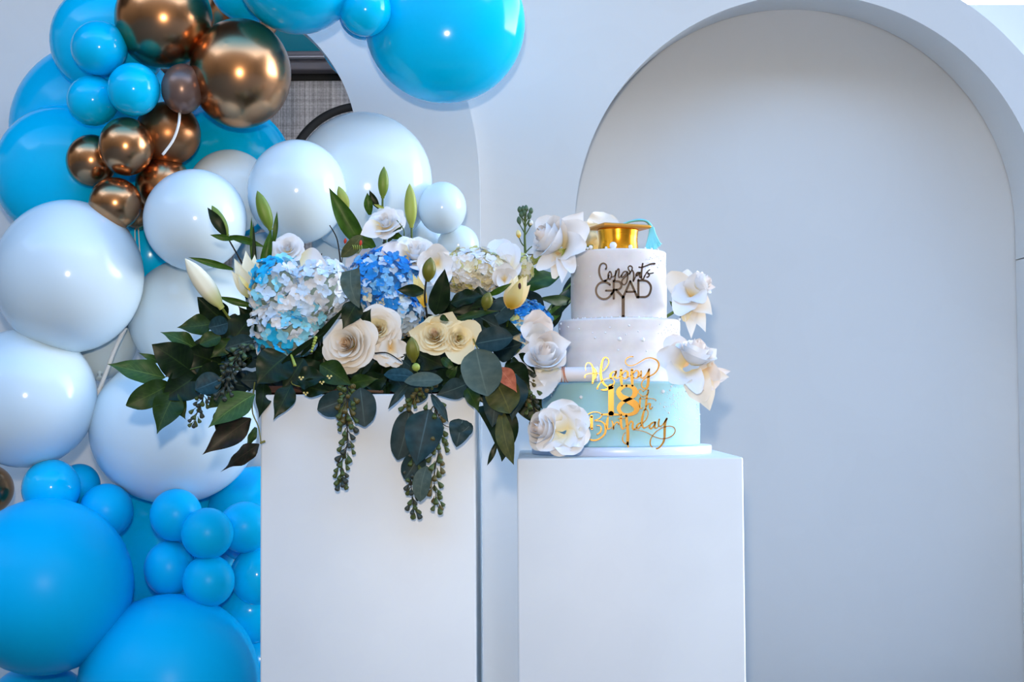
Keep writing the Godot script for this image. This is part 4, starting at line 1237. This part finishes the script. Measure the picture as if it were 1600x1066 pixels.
	seed_strand(o, [[808, 565, 2.09], [822, 600, 2.065], [838, 655, 2.055]], 40, 20, 8, ["seed green", "seed brown", "seed dusk"])
	seed_strand(o, [[800, 570, 2.09], [812, 592, 2.06], [820, 625, 2.055]], 26, 16, 8, ["seed green", "seed brown"])
	# leaves between the blooms
	o = thing("gum_sprig", "grey-green gum leaves between the two blue hydrangea heads", "foliage", at(560, 500, 2.1))
	leaf(o, "grey leaf", 548, 422, 562, 482, 32, 2.0, 1.99, "blade", {"bend": 0.08, "sway": 0.08})
	leaf(o, "dark leaf", 560, 470, 535, 515, 34, 2.04, 2.03, "salal")
	stem(o, [[560, 500, 2.1], [550, 450, 2.02], [548, 424, 2.0]], 2.4, 1.4, "stem dark")
	o = thing("leafy_sprig", "dark leaves and loose stems under the cream hydrangea", "foliage", at(740, 500, 2.12))
	stem(o, [[690, 520, 2.13], [730, 490, 2.08], [775, 470, 2.06]], 2.6, 1.4, "stem dark")
	leaf(o, "dark leaf", 704, 474, 760, 463, 30, 2.06, 2.04, "salal", {"n": Vector3(0, 0.5, 0)})
	leaf(o, "dark leaf", 760, 478, 705, 490, 28, 2.07, 2.06, "salal")
	leaf(o, "mid leaf", 705, 503, 780, 486, 13, 2.05, 2.04, "lance", {"n": Vector3(0, 0.4, 0)})
	leaf(o, "lily leaf", 762, 462, 800, 442, 10, 2.05, 2.04, "lance")
	leaf(o, "gum leaf", 800, 470, 760, 505, 38, 2.08, 2.06, "round")
	leaf(o, "gum leaf", 740, 490, 785, 515, 36, 2.06, 2.05, "salal")
	leaf(o, "dark leaf", 690, 500, 720, 470, 34, 2.09, 2.08, "drop")
	leaf(o, "dark leaf", 735, 512, 775, 535, 40, 2.06, 2.05, "drop")
	leaf(o, "dark leaf", 640, 545, 700, 575, 48, 2.06, 2.04, "salal")
	leaf(o, "mid leaf", 690, 560, 712, 580, 14, 2.0, 1.99, "lance", {"bend": 0.2})
	leaf(o, "mid leaf", 700, 590, 715, 572, 16, 2.0, 1.99, "lance", {"bend": 0.2})
	leaf(o, "dark leaf", 690, 600, 740, 585, 46, 2.03, 2.02, "drop")
	leaf(o, "dark leaf", 620, 560, 660, 590, 44, 2.05, 2.04, "salal")
	leaf(o, "mid leaf", 688, 495, 702, 502, 10, 2.0, 1.99, "lance", {"bend": 0.2})
	for k in 14:
		var p := Vector2(rng.randf_range(690, 775), rng.randf_range(462, 505))
		stem(o, [[p.x, p.y, 2.08], [p.x + rng.randf_range(-14, 14), p.y - 8, 2.06], [p.x + rng.randf_range(-24, 24), p.y + rng.randf_range(-10, 4), 2.06]], 1.3, 0.8, "stem dark", "twig")
	# dark filling deep in the arrangement
	for row in [["dark leaves crowding the left end of the arrangement behind the seeds", 318, 400, 500, 610, 16], ["dark leaves hanging low over the tray at the right of the plinth", 610, 735, 575, 604, 14], ["dark leaves over the middle of the tray below the ivory roses", 520, 620, 575, 602, 10], ["dark leaves deep under the pale aqua hydrangea head", 400, 500, 480, 600, 12], ["dark leaves deep behind the open ivory roses", 500, 600, 500, 606, 14], ["dark leaves deep under the folded cream roses", 600, 720, 490, 604, 16], ["dark leaves deep below the small blue hydrangea", 720, 800, 460, 590, 12]]:
		o = thing("salal_branch", row[0], "foliage", at((row[1] + row[2]) / 2.0, row[4], 2.16))
		for k in row[5]:
			var bx := rng.randf_range(row[1], row[2])
			var by := rng.randf_range(row[3], row[4])
			var a := rng.randf() * TAU
			var d := rng.randf_range(2.075, 2.14) if row[3] < 570 else rng.randf_range(2.03, 2.06)
			leaf(o, ["dark leaf", "dark leaf", "gum leaf"][k % 3], bx, by, bx + 50 * cos(a), by + 34 * sin(a), rng.randf_range(32, 46), d + 0.02, d, ["salal", "drop"][k % 2], {"n": Vector3(rng.randf_range(-0.4, 0.4), rng.randf_range(-0.2, 0.5), 0)})
		stem(o, [[(row[1] + row[2]) / 2.0, row[4], 2.16], [(row[1] + row[2]) / 2.0 + 10, (row[3] + row[4]) / 2.0, 2.14], [(row[1] + row[2]) / 2.0 - 8, row[3], 2.13]], 3, 1.5)
	o = thing("twig_piece", "short brown woody twig on the tray under the ivory roses", "twig", at(585, 612, 2.03))
	stem(o, [[598, 612, 2.035], [588, 612, 2.03], [560, 610, 2.03]], 5, 4, "stem brown", "twig")

func lilies() -> void:
	var g := "lily stems of the arrangement"
	var o := thing("lily_stem", "lily stem with the leftmost green bud and slim crossing leaves", "lily", at(410, 480, 2.2), g)
	stem(o, [[412, 480, 2.2], [385, 425, 2.18], [372, 400, 2.17], [356, 372, 2.16]], 3.0, 2.4, "stem dark")
	bud(o, "bud green", 356, 369, 331, 321, 18, 2.155, 2.15)
	leaf(o, "deep lily leaf", 352, 368, 324, 324, 17, 2.145, 2.14, "lance", {"bend": 0.1})
	leaf(o, "lily leaf", 365, 374, 328, 367, 10, 2.15, 2.14, "lance", {"bend": 0.1})
	leaf(o, "lily leaf", 358, 370, 416, 387, 12, 2.15, 2.14, "lance", {"bend": 0.12})
	o = thing("lily_stem", "lily stem with a plump green bud over a broad leaf, before the second white balloon", "lily", at(420, 480, 2.2), g)
	stem(o, [[425, 480, 2.2], [416, 430, 2.18], [421, 385, 2.17], [422, 358, 2.165]], 3.4, 3.0)
	bud(o, "bud green", 423, 360, 402, 298, 22, 2.165, 2.155)
	leaf(o, "lily leaf", 412, 424, 424, 358, 17, 2.15, 2.15, "blade", {"cup": 0.3})
	leaf(o, "lily leaf", 427, 384, 433, 330, 8, 2.17, 2.165, "lance")
	leaf(o, "lily leaf", 395, 416, 393, 338, 7, 2.16, 2.155, "lance")
	o = thing("lily_stem", "large unopened white lily leaning left over dark leaves", "lily", at(395, 520, 2.18), g)
	stem(o, [[392, 530, 2.17], [362, 502, 2.1], [345, 478, 2.06]], 3.5, 4.5, "bud lime")
	bud(o, "lily white", 347, 482, 289, 404, 30, 2.06, 2.03, "white_bud", 0.14, 0.42)
	leaf(o, "lily leaf", 364, 421, 294, 402, 11, 2.11, 2.09, "lance", {"bend": 0.05})
	leaf(o, "lily leaf", 345, 465, 402, 480, 11, 2.09, 2.1, "lance")
	o = thing("lily_stem", "half open pale yellow lily left of the pale aqua hydrangea", "lily", at(400, 500, 2.16), g)
	stem(o, [[402, 510, 2.16], [398, 485, 2.12], [394, 466, 2.09]], 3.5, 5)
	for p in [[366, 404, 22, 2.075], [362, 424, 20, 2.07], [384, 392, 26, 2.07], [398, 398, 22, 2.08], [404, 410, 20, 2.09], [374, 414, 24, 2.06]]:
		leaf(o, "lily white", 394, 466, p[0], p[1], p[2], 2.09, p[3], "lance", {"bend": 0.12, "curl": -0.06, "cup": 0.5, "nv": 12}, "petal")
	leaf(o, "yellow petal", 392, 455, 372, 428, 7, 2.056, 2.055, "lance", {}, "petal_rib")
	leaf(o, "deep lily leaf", 400, 470, 396, 345, 8, 2.13, 2.12, "blade")
	o = thing("lily_stem", "lily bud tucked behind a wide dark leaf pointing up left", "lily", at(575, 440, 2.22), g)
	stem(o, [[578, 440, 2.22], [562, 390, 2.2], [545, 345, 2.2], [540, 325, 2.19]], 3.2, 2.4)
	bud(o, "bud lime", 543, 330, 529, 291, 17, 2.19, 2.185)
	leaf(o, "lily leaf", 572, 392, 514, 293, 30, 2.17, 2.15, "lance", {"cup": 0.3, "bend": 0.05})
	leaf(o, "lily leaf", 586, 388, 548, 368, 24, 2.17, 2.16, "lance", {"cup": 0.2})
	leaf(o, "olive leaf", 566, 368, 533, 402, 22, 2.13, 2.12, "round", {"bend": 0.1})
	for p in [[539, 376], [563, 379]]:
		bud(o, "orange anther", p[0], p[1] + 5, p[0] + 1, p[1] - 4, 4.5, 2.12, 2.12, "anther", 0.0)
	for k in 5: stem(o, [[552 + k * 2, 396, 2.13], [553 + k * 3, 388, 2.12], [551 + k * 3.4, 383, 2.12]], 1.6, 1.6, "bud lime", "filament")
	o = thing("lily_stem", "lily stem carrying the highest green bud above the ruffled white bloom", "lily", at(600, 430, 2.23), g)
	stem(o, [[606, 430, 2.23], [602, 370, 2.21], [598, 330, 2.2], [598, 306, 2.2]], 3.2, 3.2)
	bud(o, "bud green", 598, 310, 600, 260, 17, 2.2, 2.195)
	leaf(o, "lily leaf", 578, 336, 574, 301, 14, 2.2, 2.195, "lance")
	leaf(o, "deep lily leaf", 592, 326, 577, 297, 11, 2.21, 2.205, "lance")
	leaf(o, "bud lime", 600, 325, 584, 319, 5, 2.19, 2.185, "lance")
	o = thing("lily_stem", "lily stem with the tall pale green bud furthest right of the tall ones", "lily", at(640, 430, 2.22), g)
	stem(o, [[640, 430, 2.22], [643, 385, 2.2], [643, 350, 2.2]], 3.2, 3.6)
	bud(o, "bud lime", 643, 356, 640, 287, 20, 2.2, 2.195)
	leaf(o, "lily leaf", 602, 362, 632, 372, 14, 2.18, 2.17, "lance")
	leaf(o, "mid leaf", 606, 378, 630, 352, 8, 2.17, 2.16, "lance")
	stem(o, [[630, 378, 2.17], [631, 360, 2.16], [620, 344, 2.16]], 2, 1.4, "stem green", "tendril")
	stem(o, [[598, 380, 2.2], [610, 366, 2.18], [634, 346, 2.18]], 2, 1.2, "stem green", "tendril")
	o = thing("lily_stem", "short lily stem with an olive bud and large dark blades amid the blooms", "lily", at(672, 520, 2.1), g)
	stem(o, [[672, 520, 2.1], [664, 470, 2.02], [666, 438, 2.0]], 3.4, 3.0, "stem dark")
	bud(o, "bud olive", 668, 440, 673, 402, 22, 2.0, 1.99, "bud", 0.1, 0.42)
	leaf(o, "yellow petal", 664, 480, 645, 428, 14, 2.03, 2.02, "lance", {"cup": 0.5}, "yellow_bud")
	leaf(o, "yellow petal", 666, 474, 652, 430, 11, 2.025, 2.015, "lance", {"cup": 0.5}, "yellow_bud")
	leaf(o, "deep lily leaf", 680, 492, 695, 420, 33, 2.0, 1.98, "drop", {"bend": 0.06, "cup": 0.25})
	leaf(o, "deep lily leaf", 662, 456, 620, 453, 20, 2.0, 1.99, "lance", {"bend": 0.1})
	o = thing("lily_stem", "small olive lily bud among dark leaves beside the cream hydrangea", "lily", at(752, 505, 2.1), g)
	stem(o, [[745, 510, 2.1], [755, 490, 2.05], [761, 480, 2.03]], 2.6, 2.6)
	bud(o, "bud olive", 758, 484, 764, 456, 19, 2.03, 2.02, "bud", 0.08, 0.42)
	o = thing("lily_stem", "striped dark olive lily bud between the ivory and cream roses", "lily", at(648, 590, 2.06), g)
	stem(o, [[650, 590, 2.06], [648, 572, 2.03], [646, 562, 2.01]], 3, 3)
	bud(o, "bud olive", 646, 566, 643, 526, 22, 2.01, 2.0, "bud", 0.16, 0.42)
	o = thing("flower_bud", "tiny round lime bud just below the striped olive bud", "flower bud", at(651, 590, 2.02))
	part("bud", pearl_mesh(metres(6.5, 1.98), 16, 10), M["bud lime"], o, Transform3D(Basis(), at(650, 574, 1.975) - o.position))
	stem(o, [[655, 600, 2.03], [653, 585, 1.99], [650, 578, 1.978]], 2, 2)
	o = thing("lily_stem", "creamy closed lily with a brown spot above the small blue hydrangea", "lily", at(795, 500, 2.12), g)
	stem(o, [[792, 510, 2.12], [796, 490, 2.09], [800, 480, 2.07]], 3, 3)
	for p in [[800, 436, 22, 2.05], [823, 432, 26, 2.045], [828, 446, 22, 2.05], [808, 430, 20, 2.065], [816, 434, 24, 2.035]]:
		leaf(o, "yellow petal" if p[0] == 816 else "cream petal", 796, 482, p[0], p[1], p[2], 2.07, p[3], "point", {"bend": 0.14, "curl": -0.05, "cup": 0.5}, "petal")
	part("brown_spot", pearl_mesh(metres(3.2, 2.0), 8, 5), M["brown spot"], o, Transform3D(Basis.from_scale(Vector3(0.8, 1.6, 0.5)), at(812, 447, 2.024) - o.position))
	o = thing("lily_stem", "strap-leaved green stems reaching behind the cake's white tiers", "lily", at(840, 500, 2.3), g)
	stem(o, [[838, 520, 2.28], [860, 480, 2.32], [895, 440, 2.34]], 5, 3)
	leaf(o, "lily leaf", 796, 456, 876, 432, 38, 2.2, 2.27, "lance", {"cup": 0.25, "n": Vector3(0, 0.4, 0)})
	leaf(o, "yellow leaf", 824, 416, 860, 392, 18, 2.2, 2.24, "lance", {"n": Vector3(0, 0.4, 0)})
	leaf(o, "yellow leaf", 846, 406, 900, 384, 10, 2.24, 2.3, "lance")
	leaf(o, "mid leaf", 892, 470, 840, 466, 17, 2.33, 2.28, "lance", {"bend": 0.08})
	leaf(o, "dark leaf", 893, 452, 852, 518, 20, 2.34, 2.3, "lance")
	leaf(o, "dark leaf", 898, 430, 876, 490, 22, 2.35, 2.33, "lance")
	leaf(o, "lily leaf", 880, 474, 842, 512, 17, 2.32, 2.29, "lance")
	leaf(o, "gum leaf", 818, 452, 850, 505, 36, 2.2, 2.22, "salal")
	leaf(o, "dark leaf", 850, 520, 880, 476, 16, 2.3, 2.31, "lance")
	o = thing("dark_twig", "thin dark bare twig rising between the hydrangeas", "twig", at(533, 430, 2.18))
	stem(o, [[534, 430, 2.18], [531, 400, 2.17], [526, 372, 2.165], [515, 352, 2.16]], 2.8, 1.6, "stem dark", "twig")
	stem(o, [[534, 430, 2.18], [534, 410, 2.175], [537, 395, 2.17]], 2.0, 1.0, "stem dark", "twig")
	stem(o, [[500, 410, 2.17], [501, 402, 2.165], [503, 396, 2.16]], 4, 1.0, "stem dark", "twig")
	# stock
	o = thing("stock_stem", "upright stock stem with closed green buds left of the highest white rose", "stock flower", at(822, 440, 2.24))
	stem(o, [[822, 440, 2.24], [821, 400, 2.24], [820, 365, 2.24], [822, 334, 2.24]], 5.5, 2.6, "stem green")
	for p in [[812, 331, 812, 322], [818, 330, 817, 321], [822, 330, 822, 320], [829, 333, 830, 324], [815, 339, 814, 329], [827, 341, 827, 331], [819, 336, 820, 326], [812, 349, 810, 338], [828, 353, 828, 344]]:
		bud(o, "stock bud", p[0], p[1] + 2, p[2], p[3], 7.5, 2.235, 2.235, "bud", 0.05)
		stem(o, [[820, p[1] + 16, 2.24], [(p[0] + 820) / 2.0, p[1] + 9, 2.238], [p[0], p[1] + 2, 2.235]], 2, 1.4, "stem green", "pedicel")
	bud(o, "yellow petal", 811, 372, 809, 359, 8, 2.23, 2.23, "bud", 0.05)
	bud(o, "white petal", 829, 352, 831, 344, 6, 2.228, 2.228, "bud", 0.05)
	stem(o, [[820, 386, 2.24], [815, 380, 2.235], [811, 371, 2.23]], 2, 1.6, "stem green", "pedicel")
	stem(o, [[822, 394, 2.24], [830, 386, 2.235], [839, 382, 2.235]], 2, 1.4, "stem green", "pedicel")

func blooms() -> void:
	var aqua := func(x: float, y: float) -> String:
		var a := exp(-Vector2((x - 412) / 26.0, (y - 432) / 30.0).length_squared()) + exp(-Vector2((x - 440) / 40.0, (y - 540) / 24.0).length_squared()) + 0.8 * exp(-Vector2((x - 468) / 30.0, (y - 492) / 14.0).length_squared()) + 0.7 * exp(-Vector2((x - 432) / 20.0, (y - 412) / 14.0).length_squared()) + 0.5 * exp(-Vector2((x - 500) / 14.0, (y - 500) / 14.0).length_squared())
		var r := rng.randf() * 0.75
		return "floret aqua" if a > r + 0.25 else ("floret pale aqua" if a > r - 0.02 else ("floret ice" if rng.randf() < 0.3 else "floret white"))
	hydrangea("large pale aqua and white hydrangea head above the open ivory roses", 462, 482, 2.10, 60, 70, 62, 470, 12.0, aqua, [[-28, -32, 46, 46], [42, -28, 48, 46], [-14, 34, 56, 50], [10, 0, 50, 40]])
	var blue := func(x: float, y: float) -> String:
		var low := clampf((y - 455) / 50.0, 0, 1)
		var r := rng.randf()
		if r < low * 0.62: return "floret cream" if rng.randf() < 0.5 else "floret ice"
		return "floret blue" if rng.randf() < 0.52 else ("floret sky" if rng.randf() < 0.7 else "floret ice")
	hydrangea("bright blue hydrangea head fading to cream, in the middle of the arrangement", 600, 456, 2.13, 58, 66, 55, 390, 9.6, blue, [[0, -8, 57, 56], [18, 28, 44, 44]], "floret deep")
	hydrangea("creamy white hydrangea head at the back right of the arrangement", 738, 424, 2.14, 52, 34, 42, 260, 10.0, func(_x: float, _y: float) -> String: return ["floret cream", "floret white", "floret cream", "floret white", "floret white", "floret lime"][rng.randi() % 6])
	hydrangea("small deep blue hydrangea head left of the cake", 818, 512, 2.17, 42, 42, 36, 260, 8.6, func(x: float, y: float) -> String: return ["floret blue", "floret blue", "floret sky", "floret cream", "floret blue", "floret lime"][rng.randi() % (6 if x < 825 else 3)], [], "floret deep")
	hydrangea("cream stock blossoms at the foot of the green budded stem", 815, 420, 2.2, 17, 22, 16, 50, 7.0, func(_x: float, _y: float) -> String: return ["floret white", "floret cream", "floret lime"][rng.randi() % 3])
	var view := Vector3(0, 0, 1)
	rose("rose", "largest ivory rose, wide open at the front below the pale aqua hydrangea", 541, 536, 2.035, 48, Vector3(-0.28, 0.1, 1))
	rose("rose", "ivory rose half behind the largest one, below the blue hydrangea", 591, 513, 2.06, 37, Vector3(0.1, 0.12, 1), "ivory petal", "cream petal", "cream petal")
	var o := rose("rose", "folded cream rose at the front, left of a pair", 679, 522, 2.03, 33, Vector3(-0.05, 0.35, 1), "cream petal", "cream petal", "inner petal")
	leaf(o, "cream petal", 680, 530, 641, 519, 44, 2.045, 2.03, "point", {"curl": -0.2}, "petal")
	leaf(o, "cream petal", 690, 526, 706, 489, 52, 2.05, 2.03, "point", {"curl": -0.1}, "petal")
	o = rose("rose", "folded cream rose at the front, right of a pair", 718, 528, 2.03, 30, Vector3(0.25, 0.1, 1), "cream petal", "cream petal", "yellow petal")
	leaf(o, "cream petal", 712, 524, 722, 564, 46, 2.045, 2.02, "wide", {"curl": -0.15}, "petal")
	leaf(o, "cream petal", 722, 532, 745, 506, 40, 2.045, 2.03, "wide", {"curl": -0.15}, "petal")
	o = thing("rose", "white rose turned away, crumpled under the ivory rose", "rose", at(612, 552, 2.07))
	for p in [[585, 556, 30], [600, 568, 34], [622, 568, 36], [638, 560, 32], [632, 544, 30], [596, 546, 28]]:
		leaf(o, "ivory petal", 610, 545, p[0], p[1], p[2], 2.06, 2.04, "wide", {"curl": -0.2, "wave": 0.2}, "petal")
	stem(o, [[586, 552, 2.03], [606, 552, 2.02], [628, 566, 2.02]], 2.5, 1.6, "stem dark")
	# ruffled white blooms along the top
	var ruffled := [[3, 1.8, 0.1, 0.68, 0.02, "white petal"], [4, 1.4, 0.22, 0.68, 0.05, "white petal"], [5, 1.1, 0.4, 0.62, 0.1, "white petal"], [6, 0.9, 0.62, 0.52, 0.18, "white petal"], [6, 0.8, 0.84, 0.36, 0.22, "white petal"]]
	var white := func(label: String, px: float, py: float, d: float, r: float, axis: Vector3, ruf := 0.07) -> Node3D:
		var t := thing("lisianthus", label, "white flower", at(px, py, d) - axis.normalized() * metres(r, d) * 0.4)
		bloom(t, t.position, axis.normalized(), metres(r, d), ruffled, ruf)
		return t
	o = white.call("ruffled white bloom standing highest, below the highest green bud", 602, 346, 2.17, 31, Vector3(-0.2, 0.7, 1))
	leaf(o, "white petal", 595, 352, 565, 366, 30, 2.17, 2.15, "point", {"curl": -0.1}, "petal")
	stem(o, [[600, 420, 2.2], [600, 390, 2.19], [600, 360, 2.18]], 2.4, 2.4, "stem dark")
	o = white.call("wide ruffled white bloom right above the blue hydrangea", 648, 392, 2.13, 42, Vector3(0.1, 0.9, 0.8))
	leaf(o, "white petal", 640, 400, 596, 392, 34, 2.13, 2.1, "wide", {"wave": 0.25}, "petal")
	o = thing("lisianthus", "drooping white petals between the blue and cream hydrangeas", "white flower", at(690, 420, 2.11))
	for p in [[655, 408, 40], [664, 442, 40], [690, 446, 40], [704, 410, 34], [680, 384, 40]]:
		leaf(o, "white petal", 684, 412, p[0], p[1], p[2], 2.1, 2.075, "wide", {"wave": 0.15, "curl": -0.12}, "petal")
	o = white.call("white bloom at the back left, above the pale aqua hydrangea", 449, 387, 2.16, 27, Vector3(0, 0.45, 1), 0.04)
	o = thing("lisianthus", "pair of folded white petals beside the back left white bloom", "white flower", at(480, 415, 2.13))
	leaf(o, "white petal", 470, 402, 508, 414, 40, 2.09, 2.07, "point", {"curl": -0.1}, "petal")
	leaf(o, "white petal", 476, 412, 485, 440, 28, 2.085, 2.07, "point", {"curl": -0.1}, "petal")
	o = thing("lisianthus", "cone-shaped white petals at the back right, left of the stock stem", "white flower", at(785, 432, 2.17))
	for p in [[762, 396, 40, 2.15], [780, 374, 44, 2.16], [800, 380, 40, 2.15], [806, 404, 40, 2.14], [770, 410, 40, 2.13]]:
		leaf(o, "white petal", 785, 428, p[0], p[1], p[2], 2.14, p[3], "wide", {"bend": 0.15, "cup": 0.35}, "petal")
	o = thing("lisianthus", "low white bloom in front of the cone-shaped white petals", "white flower", at(788, 446, 2.13))
	for p in [[772, 424, 30], [792, 412, 32], [806, 424, 30], [800, 444, 26], [778, 446, 26]]:
		leaf(o, "white petal", 788, 438, p[0], p[1], p[2], 2.12, 2.1, "wide", {"bend": 0.12, "cup": 0.3}, "petal")
	o = thing("lisianthus", "flat white petals behind the bright blue hydrangea, left of centre", "white flower", at(570, 420, 2.18))
	for p in [[540, 410, 34], [560, 392, 34], [588, 388, 34], [612, 392, 32], [624, 380, 28]]:
		leaf(o, "white petal", 580, 412, p[0], p[1], p[2], 2.17, 2.13, "wide", {"wave": 0.2}, "petal")

func cake_roses() -> void:
	# reflexed white roses pinned to the cake: a bud in the middle, loose petals turned back
	var made := func(label: String, cx: float, cy: float, d: float, core: Array, petals: Array) -> Node3D:
		var o := thing("cake_rose", label, "rose", at(cx, cy, d), "white roses on the cake")
		for c in core:       # [px, py, depth, radius, axis]
			var ax: Vector3 = c[4].normalized()
			bloom(o, at(c[0], c[1], c[2]) - ax * metres(c[3], d) * 0.5, ax, metres(c[3], d), [[3, 1.9, 0.10, 1.25, -0.05, "blush petal"], [3, 1.7, 0.22, 1.24, -0.08, "blush petal"], [3, 1.6, 0.36, 1.2, -0.06, "blush petal"], [4, 1.35, 0.52, 1.12, 0.02, "white petal"], [4, 1.3, 0.68, 1.0, 0.12, "white petal"], [4, 1.15, 0.82, 0.85, 0.26, "white petal"]])
		for p in petals:     # [base x, y, tip x, y, width, depth at tip, outline, material, curl]
			leaf(o, p[7], p[0], p[1], p[2], p[3], p[4], d, p[5], p[6], {"curl": p[8], "wave": 0.16, "cup": 0.32, "bend": 0.14, "n": Vector3(0, 0.25, 0)}, "petal")
		return o
	var w := "white petal"
	var b := "blush petal"
	var i := "ivory petal"
	var o: Node3D = made.call("topmost white rose, left of the gold cap, petals hanging down", 880, 388, 2.16, [[862, 376, 2.135, 36, Vector3(-0.85, 0.5, 0.3)]], [
		[878, 386, 910, 332, 50, 2.12, "point", w, -0.05], [880, 382, 918, 356, 52, 2.11, "wide", w, -0.05], [882, 380, 876, 340, 24, 2.17, "point", w, 0], [882, 392, 910, 384, 46, 2.10, "wide", w, -0.1], [876, 396, 842, 418, 26, 2.12, "wide", w, -0.1],
		[878, 396, 866, 432, 22, 2.12, "wide", i, -0.08], [882, 396, 878, 440, 24, 2.11, "point", w, -0.05], [884, 398, 894, 424, 24, 2.11, "wide", w, -0.05], [862, 366, 842, 344, 40, 2.13, "wide", w, -0.1], [868, 362, 862, 340, 36, 2.12, "wide", w, -0.05]])
	stem(o, [[888, 396, 2.15], [900, 392, 2.17], [925, 384, 2.19]], 3, 3, "stem green")
	for k in 5: part("sepal", blade(at(884, 392, 2.15), at(884 + 9 * cos(k * 1.26), 396 + 9 * sin(k * 1.26), 2.14), metres(5, 2.15), "lance", o.position, {}), M["bud lime"], o)
	o = made.call("cream rose standing behind the gold graduation cap", 920, 368, 2.262, [], [
		[918, 388, 920, 346, 44, 2.262, "wide", i, 0.0], [918, 388, 938, 352, 40, 2.255, "wide", "cream petal", 0.0], [920, 388, 910, 360, 34, 2.25, "wide", "cream petal", 0.0], [935, 372, 950, 334, 50, 2.27, "wide", i, 0.0]])
	leaf(o, "yellow leaf", 928, 388, 902, 390, 14, 2.24, 2.22, "lance", {"bend": 0.25})
	stem(o, [[918, 388, 2.26], [919, 380, 2.262], [920, 370, 2.262]], 3, 3)
	o = made.call("ivory rose right of the top tier, petals turned back, stem showing", 1078, 468, 2.17, [[1095, 444, 2.15, 21, Vector3(0.8, 0.45, 0.3)]], [
		[1078, 468, 1046, 428, 40, 2.15, "wide", i, -0.1], [1076, 466, 1060, 490, 42, 2.12, "wide", w, -0.05], [1072, 450, 1074, 422, 22, 2.16, "petal", w, -0.15], [1080, 466, 1094, 426, 34, 2.14, "wide", w, 0], [1080, 468, 1110, 488, 36, 2.12, "point", i, -0.1],
		[1080, 474, 1080, 524, 22, 2.12, "point", i, -0.1], [1080, 474, 1101, 514, 26, 2.12, "point", i, -0.1], [1076, 474, 1070, 498, 20, 2.13, "wide", "cream petal", -0.1], [1090, 452, 1118, 449, 20, 2.14, "point", b, 0], [1078, 462, 1054, 462, 38, 2.13, "wide", w, -0.1], [1084, 462, 1100, 470, 34, 2.12, "wide", w, -0.05]])
	stem(o, [[1076, 474, 2.17], [1062, 482, 2.19], [1036, 498, 2.2]], 5, 5, "stem green")
	stem(o, [[1074, 482, 2.17], [1070, 492, 2.18], [1062, 496, 2.18]], 1.6, 1.2, "stem dark")
	part("sepal", blade(at(1056, 482, 2.18), at(1046, 470, 2.17), metres(6, 2.2), "lance", o.position, {}), M["stem green"], o)
	o = made.call("white rose at the left of the middle tier above the rolled diploma", 850, 562, 2.10, [[852, 560, 2.06, 31, Vector3(-0.05, 0.75, 0.65)]], [
		[850, 565, 807, 556, 52, 2.07, "point", w, -0.1], [852, 556, 888, 535, 58, 2.05, "point", w, -0.08], [850, 578, 840, 617, 60, 2.05, "wide", w, -0.1], [846, 580, 822, 600, 44, 2.06, "wide", w, -0.1], [856, 578, 862, 604, 40, 2.06, "wide", w, -0.1], [850, 552, 832, 525, 48, 2.06, "wide", w, -0.05], [858, 550, 866, 520, 46, 2.06, "wide", b, -0.05],
		[860, 566, 878, 566, 44, 2.05, "wide", w, -0.1]])
	o = made.call("white rose petals upright between the small blue hydrangea and the middle tier", 842, 528, 2.12, [], [
		[842, 532, 824, 494, 36, 2.09, "wide", w, -0.05], [842, 532, 838, 486, 44, 2.085, "wide", b, -0.05], [844, 532, 854, 496, 38, 2.085, "wide", b, -0.05], [840, 530, 818, 512, 36, 2.08, "wide", w, -0.1], [842, 534, 838, 506, 44, 2.075, "wide", w, 0]])
	o = made.call("lowest white rose resting on the cake board at the left", 868, 674, 2.045, [[852, 672, 2.035, 31, Vector3(-0.7, 0.2, 0.6)]], [
		[886, 672, 870, 626, 58, 2.04, "wide", w, -0.05], [886, 670, 915, 645, 56, 2.03, "wide", w, -0.08], [882, 678, 900, 708, 54, 2.02, "wide", w, -0.05], [880, 678, 868, 712, 46, 2.03, "wide", w, -0.02], [876, 680, 842, 700, 34, 2.02, "wide", w, -0.1], [868, 668, 846, 645, 40, 2.02, "wide", w, -0.05], [884, 676, 920, 686, 46, 2.025, "wide", w, -0.05]])
	o = made.call("large white rose on the ledge at the right of the aqua tier", 1072, 574, 2.09, [[1086, 556, 2.07, 32, Vector3(0.3, 0.9, 0.35)]], [
		[1070, 574, 1046, 524, 40, 2.10, "wide", b, -0.05], [1068, 574, 1030, 552, 44, 2.07, "wide", w, -0.1], [1070, 580, 1050, 594, 46, 2.05, "wide", w, -0.1], [1082, 580, 1098, 626, 44, 2.06, "wide", i, -0.1], [1090, 584, 1109, 640, 36, 2.07, "point", i, -0.1], [1088, 580, 1120, 604, 48, 2.07, "wide", b, -0.05],
		[1098, 566, 1118, 546, 34, 2.07, "point", w, -0.1], [1076, 580, 1092, 612, 34, 2.04, "wide", w, -0.05], [1064, 566, 1060, 534, 40, 2.08, "wide", b, -0.05]])
	o = made.call("small pointed cream rose bud sticking out at the far right of the cake", 1108, 588, 2.09, [], [
		[1104, 590, 1142, 580, 22, 2.075, "blade", b, 0], [1104, 588, 1140, 590, 22, 2.07, "blade", i, 0.02], [1104, 594, 1136, 592, 20, 2.085, "blade", b, 0], [1102, 586, 1106, 562, 22, 2.08, "wide", w, 0]])
	stem(o, [[1104, 590, 2.09], [1090, 592, 2.1], [1078, 596, 2.11]], 3, 3)

func _ready() -> void:
	rng.seed = 1234
	camera_and_light()
	materials()
	setting()
	backdrops()
	plinths()
	balloons()
	cake()
	tray()
	greenery()
	lilies()
	blooms()
	cake_roses()
